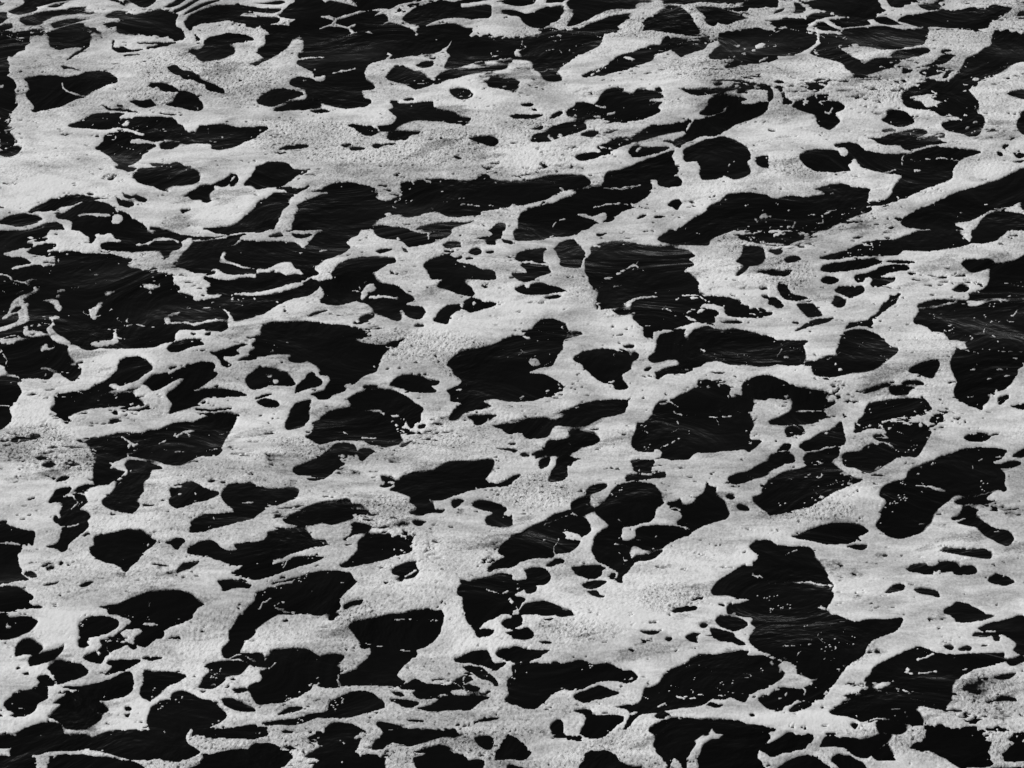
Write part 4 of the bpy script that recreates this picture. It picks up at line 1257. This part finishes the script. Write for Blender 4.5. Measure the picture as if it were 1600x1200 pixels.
for cx, cy, rx, ry in CRUSTY:
    cb = np.maximum(cb, sstep(1.3, 0.3, ((PXX-cx)/rx)**2+((PYY-cy)/ry)**2+cw))
inwin_ = (PXX > 0) & (PXX < 1600) & (PYY > 60) & (PYY < 1140)
# ridges of froth: their lit brightness put into a whiter colour, slightly raised
LIT_RIDGES = [(70, 245, 60, 55), (150, 275, 80, 30), (370, 325, 80, 25), (840, 245, 110, 22), (730, 155, 50, 20), (700, 520, 90, 22), (860, 478, 90, 20), (1455, 520, 60, 22),
    (950, 955, 90, 30), (1060, 880, 90, 20), (1180, 830, 90, 16), (1330, 785, 80, 14), (1460, 300, 70, 20), (1560, 265, 40, 18), (1330, 165, 60, 40), (100, 990, 50, 30), (430, 1000, 50, 24),
    (660, 870, 40, 40), (760, 1020, 60, 20), (240, 590, 60, 40), (380, 700, 40, 40), (1160, 440, 60, 30), (60, 650, 50, 30), (1500, 860, 60, 25), (1300, 600, 50, 20), (600, 1050, 60, 14), (80, 1120, 80, 12), (1250, 1125, 90, 10), (980, 470, 30, 40), (1230, 200, 50, 25)]
lit = np.zeros(X.size, np.float32)
for cx, cy, rx, ry in LIT_RIDGES:
    lit = np.maximum(lit, np.exp(-(((PXX-cx)/rx)**2+((PYY-cy)/ry)**2)*0.9))
cloud = fbm((X*0.94+Y*0.34)*1.1, (Y*0.94-X*0.34)*1.7, 151, 5, 0.6)
THK_LIT = np.clip(0.45+0.95*cloud+0.62*lit*(0.8+0.6*cloud), 0, 1)  # cloudy foam thickness plus the painted brightness of the lit ridges
H_extra = 0.010*lit
crust = np.where(inwin_, np.maximum(cb, crust*0.45), crust)
b1 = fbm(X*16, Y*13, 91, 2); b2 = fbm(X*50, Y*34, 97, 2, 0.8); b3 = fbm(X*3, Y*3, 95, 3)
H = 0.002+0.003*np.sqrt(prof)+0.005*sstep(0.4, 1.0, WD)*prof+prof*(0.003*b3+0.0014*b1+b2*(0.0018+0.0072*crust))
H = np.maximum(H+H_extra*prof*sstep(0.5, 1, WD), 0.0015)
ZT = Z0+H.astype(np.float32)

# ---------------- foam surface: marching triangles, clipped on the outline ----------------
idx = np.arange(NX*NY, dtype=np.int64).reshape(NY, NX)
a = idx[:-1, :-1].ravel(); b = idx[:-1, 1:].ravel(); c = idx[1:, 1:].ravel(); d = idx[1:, :-1].ravel()
tris = np.concatenate([np.stack([a, b, c], 1), np.stack([a, c, d], 1)])
ins = F > 0
cnt = ins[tris].sum(1)
full = tris[cnt == 3]
part = tris[(cnt == 1) | (cnt == 2)]; pc = ins[part].sum(1)
def roll_to(t, want):     # rotate each triangle so that its odd vertex comes first
    odd = (ins[t] == want); k = odd.argmax(1)
    r = np.arange(3)[None, :]+k[:, None]
    return np.take_along_axis(t, r % 3, 1)
one = roll_to(part[pc == 1], True); two = roll_to(part[pc == 2], False)
E1 = np.concatenate([one[:, [0, 1]], one[:, [0, 2]], two[:, [0, 1]], two[:, [0, 2]]])
lo = E1.min(1); hi = E1.max(1); key = lo*(NX*NY)+hi
uk, inv = np.unique(key, return_inverse=True)
ul = uk//(NX*NY); uh = uk % (NX*NY)
t = (F[ul]/(F[ul]-F[uh])).astype(np.float64); t = np.clip(t, 0.02, 0.98)
ex = X[ul]+(X[uh]-X[ul])*t; ey = Y[ul]+(Y[uh]-Y[ul])*t; ez = Z0[ul]+(Z0[uh]-Z0[ul])*t-0.003
ed = DN[ul]+(DN[uh]-DN[ul])*t
inv = inv+NX*NY; n1_, n2_ = len(one), len(two)
e01 = inv[:n1_]; e02 = inv[n1_:2*n1_]; f01 = inv[2*n1_:2*n1_+n2_]; f02 = inv[2*n1_+n2_:]
allt = np.concatenate([full, np.stack([one[:, 0], e01, e02], 1),
    np.stack([f01, two[:, 1], two[:, 2]], 1), np.stack([f01, two[:, 2], f02], 1)])
VX = np.concatenate([X, ex]); VY = np.concatenate([Y, ey]); VZ = np.concatenate([ZT, ez]); VD = np.concatenate([DN, ed])
CR = np.concatenate([crust, np.zeros(len(ex))]); TK_LIT = np.concatenate([THK_LIT, THK_LIT[ul]])
print('foam triangles', len(allt))

# connected pieces of foam (label propagation with pointer jumping)
lab = np.arange(len(VX))
for it in range(400):
    old = lab
    m = np.minimum(np.minimum(lab[allt[:, 0]], lab[allt[:, 1]]), lab[allt[:, 2]])
    new = lab.copy()
    for k in range(3): np.minimum.at(new, lab[allt[:, k]], m)
    new = new[new]; new = new[new]; lab = new
    if (lab == old).all(): break
tl = lab[allt[:, 0]]
# what pieces there are
print('labels', len(np.unique(tl)), 'passes', it)

def mesh_from(name, tri, mat, kind=None, origin=None, extra=True):
    used, local = np.unique(tri, return_inverse=True); local = local.reshape(-1, 3)
    co = np.stack([VX[used], VY[used], VZ[used]], 1)
    if origin is not None: co = co-np.array(origin)
    me = bpy.data.meshes.new(name); me.vertices.add(len(used)); me.vertices.foreach_set('co', co.astype(np.float32).ravel())
    me.loops.add(local.size); me.loops.foreach_set('vertex_index', local.astype(np.int32).ravel())
    me.polygons.add(len(local)); me.polygons.foreach_set('loop_start', np.arange(0, local.size, 3, dtype=np.int32))
    me.update(calc_edges=True)
    me.polygons.foreach_set('use_smooth', np.ones(len(local), bool))
    for nm, arr in (('foam_body', VD), ('crust', CR), ('thick_lit', TK_LIT)):
        at = me.attributes.new(nm, 'FLOAT', 'POINT'); at.data.foreach_set('value', arr[used].astype(np.float32))
    me.materials.append(mat)
    o = bpy.data.objects.new(name, me); C.objects.link(o)
    if origin is not None: o.location = origin
    return o

# ---------------- materials ----------------
def foam_material():
    m = bpy.data.materials.new('foam'); m.use_nodes = True; n = m.node_tree; L = n.links; N = n.nodes
    bs = N['Principled BSDF']; bs.inputs['Roughness'].default_value = 0.62; bs.inputs['Specular IOR Level'].default_value = 0.25
    at = N.new('ShaderNodeAttribute'); at.attribute_name = 'foam_body'
    cr = N.new('ShaderNodeAttribute'); cr.attribute_name = 'crust'
    geo = N.new('ShaderNodeNewGeometry')
    mp = N.new('ShaderNodeMapping'); mp.inputs['Scale'].default_value = (1, 0.7, 1); L.new(geo.outputs['Position'], mp.inputs['Vector'])
    fine = N.new('ShaderNodeTexNoise'); fine.inputs['Scale'].default_value = 60; fine.inputs['Detail'].default_value = 3; fine.inputs['Roughness'].default_value = 0.7
    streak = N.new('ShaderNodeMapping'); streak.inputs['Scale'].default_value = (1.4, 3.6, 1); streak.inputs['Rotation'].default_value = (0, 0, -0.35)
    sn = N.new('ShaderNodeTexNoise'); sn.inputs['Scale'].default_value = 1.6; sn.inputs['Detail'].default_value = 7; sn.inputs['Roughness'].default_value = 0.68; sn.inputs['Distortion'].default_value = 0.6
    L.new(mp.outputs[0], fine.inputs['Vector']); L.new(geo.outputs['Position'], streak.inputs['Vector']); L.new(streak.outputs[0], sn.inputs['Vector'])
    tkn = N.new('ShaderNodeAttribute'); tkn.attribute_name = 'thick_lit'
    def mth(op, a, b, c=None):
        q = N.new('ShaderNodeMath'); q.operation = op
        for i, v in enumerate((a, b, c)):
            if v is None: continue
            if isinstance(v, (int, float)): q.inputs[i].default_value = v
            else: L.new(v, q.inputs[i])
        return q.outputs[0]
    v = mth('MULTIPLY_ADD', sn.outputs[0], 1.3, -0.65)                   # wispy streaks of thinner foam
    pore = N.new('ShaderNodeTexNoise'); pore.inputs['Scale'].default_value = 48; pore.inputs['Detail'].default_value = 2; L.new(mp.outputs[0], pore.inputs['Vector'])
    pr = mth('MULTIPLY', mth('MINIMUM', mth('MULTIPLY', mth('MAXIMUM', mth('SUBTRACT', 0.44, pore.outputs[0]), 0.0), 7.0), 1.0), mth('MULTIPLY_ADD', cr.outputs['Fac'], 0.65, 0.04))  # burst bubbles
    f = mth('SUBTRACT', mth('MULTIPLY', mth('SUBTRACT', fine.outputs[0], 0.49), mth('MULTIPLY_ADD', cr.outputs['Fac'], 0.45, 0.70)), pr)                # bubbles
    val = mth('ADD', mth('ADD', mth('MULTIPLY', at.outputs['Fac'], 0.10), mth('MULTIPLY_ADD', tkn.outputs['Fac'], 0.42, 0.40)), mth('ADD', v, f))
    val = mth('MINIMUM', mth('MAXIMUM', val, 0.05), 0.93)
    cc = N.new('ShaderNodeCombineColor')
    for i in range(3): L.new(val, cc.inputs[i])
    L.new(cc.outputs[0], bs.inputs['Base Color'])
    bp = N.new('ShaderNodeBump'); bp.inputs['Distance'].default_value = 0.02
    L.new(mth('MULTIPLY_ADD', cr.outputs['Fac'], 0.6, 0.1), bp.inputs['Strength']); L.new(fine.outputs[0], bp.inputs['Height'])
    L.new(bp.outputs[0], bs.inputs['Normal'])
    # where the foam has thinned to a film the dark water shows through between its bubbles
    cov = mth('MULTIPLY_ADD', at.outputs['Fac'], 1.5, mth('MULTIPLY_ADD', fine.outputs[0], 1.2, -0.72))
    cov = mth('MINIMUM', mth('MAXIMUM', cov, 0.0), 1.0)
    tr = N.new('ShaderNodeBsdfTransparent'); mx = N.new('ShaderNodeMixShader')
    L.new(cov, mx.inputs[0]); L.new(tr.outputs[0], mx.inputs[1]); L.new(bs.outputs[0], mx.inputs[2])
    L.new(mx.outputs[0], N['Material Output'].inputs['Surface'])
    return m
def water_material():
    m = bpy.data.materials.new('dark_sea_water'); m.use_nodes = True; n = m.node_tree; L = n.links; N = n.nodes
    bs = N['Principled BSDF']; bs.inputs['Base Color'].default_value = (0.0035, 0.0035, 0.0035, 1)
    bs.inputs['Roughness'].default_value = 0.06; bs.inputs['IOR'].default_value = 1.33
    geo = N.new('ShaderNodeNewGeometry')
    prev = None
    for sc, st, dist, rot, asp in ((0.9, 0.6, 0.12, 0.45, 1.2), (3.2, 0.22, 0.03, 0.5, 1.4), (13.0, 0.06, 0.004, 0.1, 1.5)):
        mp = N.new('ShaderNodeMapping'); mp.inputs['Scale'].default_value = (1, asp, 1); mp.inputs['Rotation'].default_value = (0, 0, -rot)
        nz = N.new('ShaderNodeTexNoise'); nz.inputs['Scale'].default_value = sc; nz.inputs['Detail'].default_value = 4; nz.inputs['Distortion'].default_value = 1.6
        L.new(geo.outputs['Position'], mp.inputs['Vector']); L.new(mp.outputs[0], nz.inputs['Vector'])
        bp = N.new('ShaderNodeBump'); bp.inputs['Strength'].default_value = st; bp.inputs['Distance'].default_value = dist
        L.new(nz.outputs[0], bp.inputs['Height'])
        if prev: L.new(prev.outputs[0], bp.inputs['Normal'])
        prev = bp
    L.new(prev.outputs[0], bs.inputs['Normal'])
    return m
FOAM = foam_material(); WATER = water_material()

# ---------------- separate pieces of foam, each a thing; the rest is foam nobody could count ----------------
lab_count = {}
ul_, cn_ = np.unique(tl, return_counts=True)
big = ul_[cn_.argmax()]
inwin = {}
PIECES = [
 (1538, 345, 'long branching foam strand lying across the dark opening at the upper right edge'),
 (1449, 157, 'angular foam raft with small forked tips inside the upper right dark opening'),
 (834, 566, 'rounded oval foam patch alone in the big central dark opening'),
 (165, 534, 'bent L-shaped foam patch at the bottom of the widest dark opening on the left'),
 (150, 483, 'short leaning foam streak in the middle of the widest dark opening on the left'),
 (234, 448, 'small oval foam islet right of the leaning streak in the left dark opening'),
 (83, 475, 'hook-shaped foam patch left of the leaning streak in the left dark opening'),
 (70, 544, 'small forked foam patch with a long tail in the dark opening at the left edge'),
 (182, 342, 'rounded blob of foam at the end of a thin strand, upper left'),
 (147, 335, 'slender wavy foam sliver just left of the rounded blob, upper left'),
 (973, 293, 'thin spindle-shaped foam sliver in the long dark opening right of the upper centre'),
 (336, 210, 'tiny flat oval foam patch in the dark opening under the speckled foam, upper left'),
 (197, 193, 'small bean-shaped foam patch in the wide dark opening at upper left'),
 (264, 278, 'tiny pointed foam patch in the round dark opening, upper left'),
 (237, 976, 'narrow flat foam sliver in the dark opening at lower left'),
 (574, 455, 'crumbly foam patch between two dark openings left of the centre'),
 (1377, 1070, 'knobbly foam patch with a wavy outline in the lower right dark opening'),
 (1362, 1080, 'long flat foam sliver just below the knobbly patch, lower right'),
 (1418, 1047, 'small upright foam patch above the knobbly patch, lower right'),
 (1033, 1102, 'small slanted foam sliver by the lower edge of the lower middle dark opening'),
]
taken = np.zeros(len(allt), bool)
cxp = (PXX[np.minimum(allt[:, 0], NX*NY-1)]); cyp = (PYY[np.minimum(allt[:, 0], NX*NY-1)])
valid = allt[:, 0] < NX*NY
for sx, sy, label in PIECES:
    dd = np.where(valid & (tl != big), np.hypot(cxp-sx, cyp-sy), 1e9); j = dd.argmin()
    print('piece', sx, sy, 'at', round(float(cxp[j])), round(float(cyp[j])), (tl==tl[j]).sum())
    if dd[j] > 6: print('PIECE MISSED', sx, sy, label); continue
    sel = (tl == tl[j]) & ~taken
    if sel.sum() < 40: print('PIECE SMALL', sx, sy, sel.sum()); continue
    taken |= sel
    v = np.unique(allt[sel]); org = (float(VX[v].mean()), float(VY[v].mean()), float(VZ[v].min()))
    o = mesh_from('foam_patch', allt[sel], FOAM, origin=org)
    o['label'] = label; o['category'] = 'foam patch'; o['group'] = 'loose foam patches afloat in the dark openings'
main = (tl == big)
o = mesh_from('sea_foam', allt[main], FOAM); o['kind'] = 'stuff'; o['label'] = 'pale grey web of bubbly sea foam spread over the dark water'; o['category'] = 'sea foam'
rest = ~main & ~taken
o = mesh_from('foam_flecks', allt[rest], FOAM); o['kind'] = 'stuff'; o['label'] = 'tiny white flecks and broken threads of foam on the black water'; o['category'] = 'foam flecks'

# ---------------- water: one sheet from under the foam out to the horizon ----------------
wx_ = np.concatenate([[-6000, -1500, -400, -120, -40, -18], gx[::4][:-1], [gx[-1]], [18, 40, 120, 400, 1500, 6000]])
wy_ = np.concatenate([[-6000, -1500, -400, -120, -40, -18], gy[::4][:-1], [gy[-1]], [26, 50, 130, 400, 1500, 6000]])
WX, WY = np.meshgrid(wx_, wy_); nx, ny = len(wx_), len(wy_)
fadeo = np.clip(1-(np.maximum(np.abs(WX)-11, 0)+np.maximum(np.abs(WY-3)-13, 0))/3, 0, 1)
WZ = swell(WX, WY)*fadeo
me = bpy.data.meshes.new('water'); me.vertices.add(nx*ny)
me.vertices.foreach_set('co', np.stack([WX, WY, WZ], 2).astype(np.float32).ravel())
gi = np.arange(nx*ny).reshape(ny, nx)
q = np.stack([gi[:-1, :-1], gi[:-1, 1:], gi[1:, 1:], gi[1:, :-1]], 2).reshape(-1, 4).astype(np.int32)
me.loops.add(q.size); me.loops.foreach_set('vertex_index', q.ravel())
me.polygons.add(len(q)); me.polygons.foreach_set('loop_start', np.arange(0, q.size, 4, dtype=np.int32)); me.update(calc_edges=True)
me.polygons.foreach_set('use_smooth', np.ones(len(q), bool)); me.materials.append(WATER)
wo = bpy.data.objects.new('water', me); C.objects.link(wo)
wo['kind'] = 'structure'; wo['label'] = 'near-black rippled sea water showing through openings in the foam'

# ---------------- sun glints along the wave edges, added as small white beads ----------------
rg = np.random.RandomState(3); bv = []; bf = []
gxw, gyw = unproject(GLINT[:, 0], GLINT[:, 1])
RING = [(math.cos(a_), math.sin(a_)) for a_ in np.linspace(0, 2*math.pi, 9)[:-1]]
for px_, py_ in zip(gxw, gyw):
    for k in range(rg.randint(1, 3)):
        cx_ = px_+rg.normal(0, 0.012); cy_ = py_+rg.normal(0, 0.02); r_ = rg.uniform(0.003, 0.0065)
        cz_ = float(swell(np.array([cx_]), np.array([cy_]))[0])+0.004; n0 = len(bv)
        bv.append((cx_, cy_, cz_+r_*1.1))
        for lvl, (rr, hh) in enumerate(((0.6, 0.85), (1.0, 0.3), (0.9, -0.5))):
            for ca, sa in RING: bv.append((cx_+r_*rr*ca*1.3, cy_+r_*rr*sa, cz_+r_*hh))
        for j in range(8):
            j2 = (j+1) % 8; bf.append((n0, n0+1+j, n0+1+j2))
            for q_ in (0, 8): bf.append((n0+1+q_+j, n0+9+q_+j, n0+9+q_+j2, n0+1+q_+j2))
me = bpy.data.meshes.new('glint_beads'); me.from_pydata(bv, [], bf); me.update()
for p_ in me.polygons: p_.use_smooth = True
bm_ = bpy.data.materials.new('glint_white'); bm_.use_nodes = True  # the glint's brightness is put into this near-white colour
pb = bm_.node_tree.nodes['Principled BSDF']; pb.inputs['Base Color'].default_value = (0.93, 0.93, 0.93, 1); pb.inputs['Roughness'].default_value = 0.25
me.materials.append(bm_); bo = bpy.data.objects.new('glint_beads', me); C.objects.link(bo)
bo['kind'] = 'stuff'; bo['label'] = 'tiny white beads standing in for sun glints along the wave edges'; bo['category'] = 'froth beads'
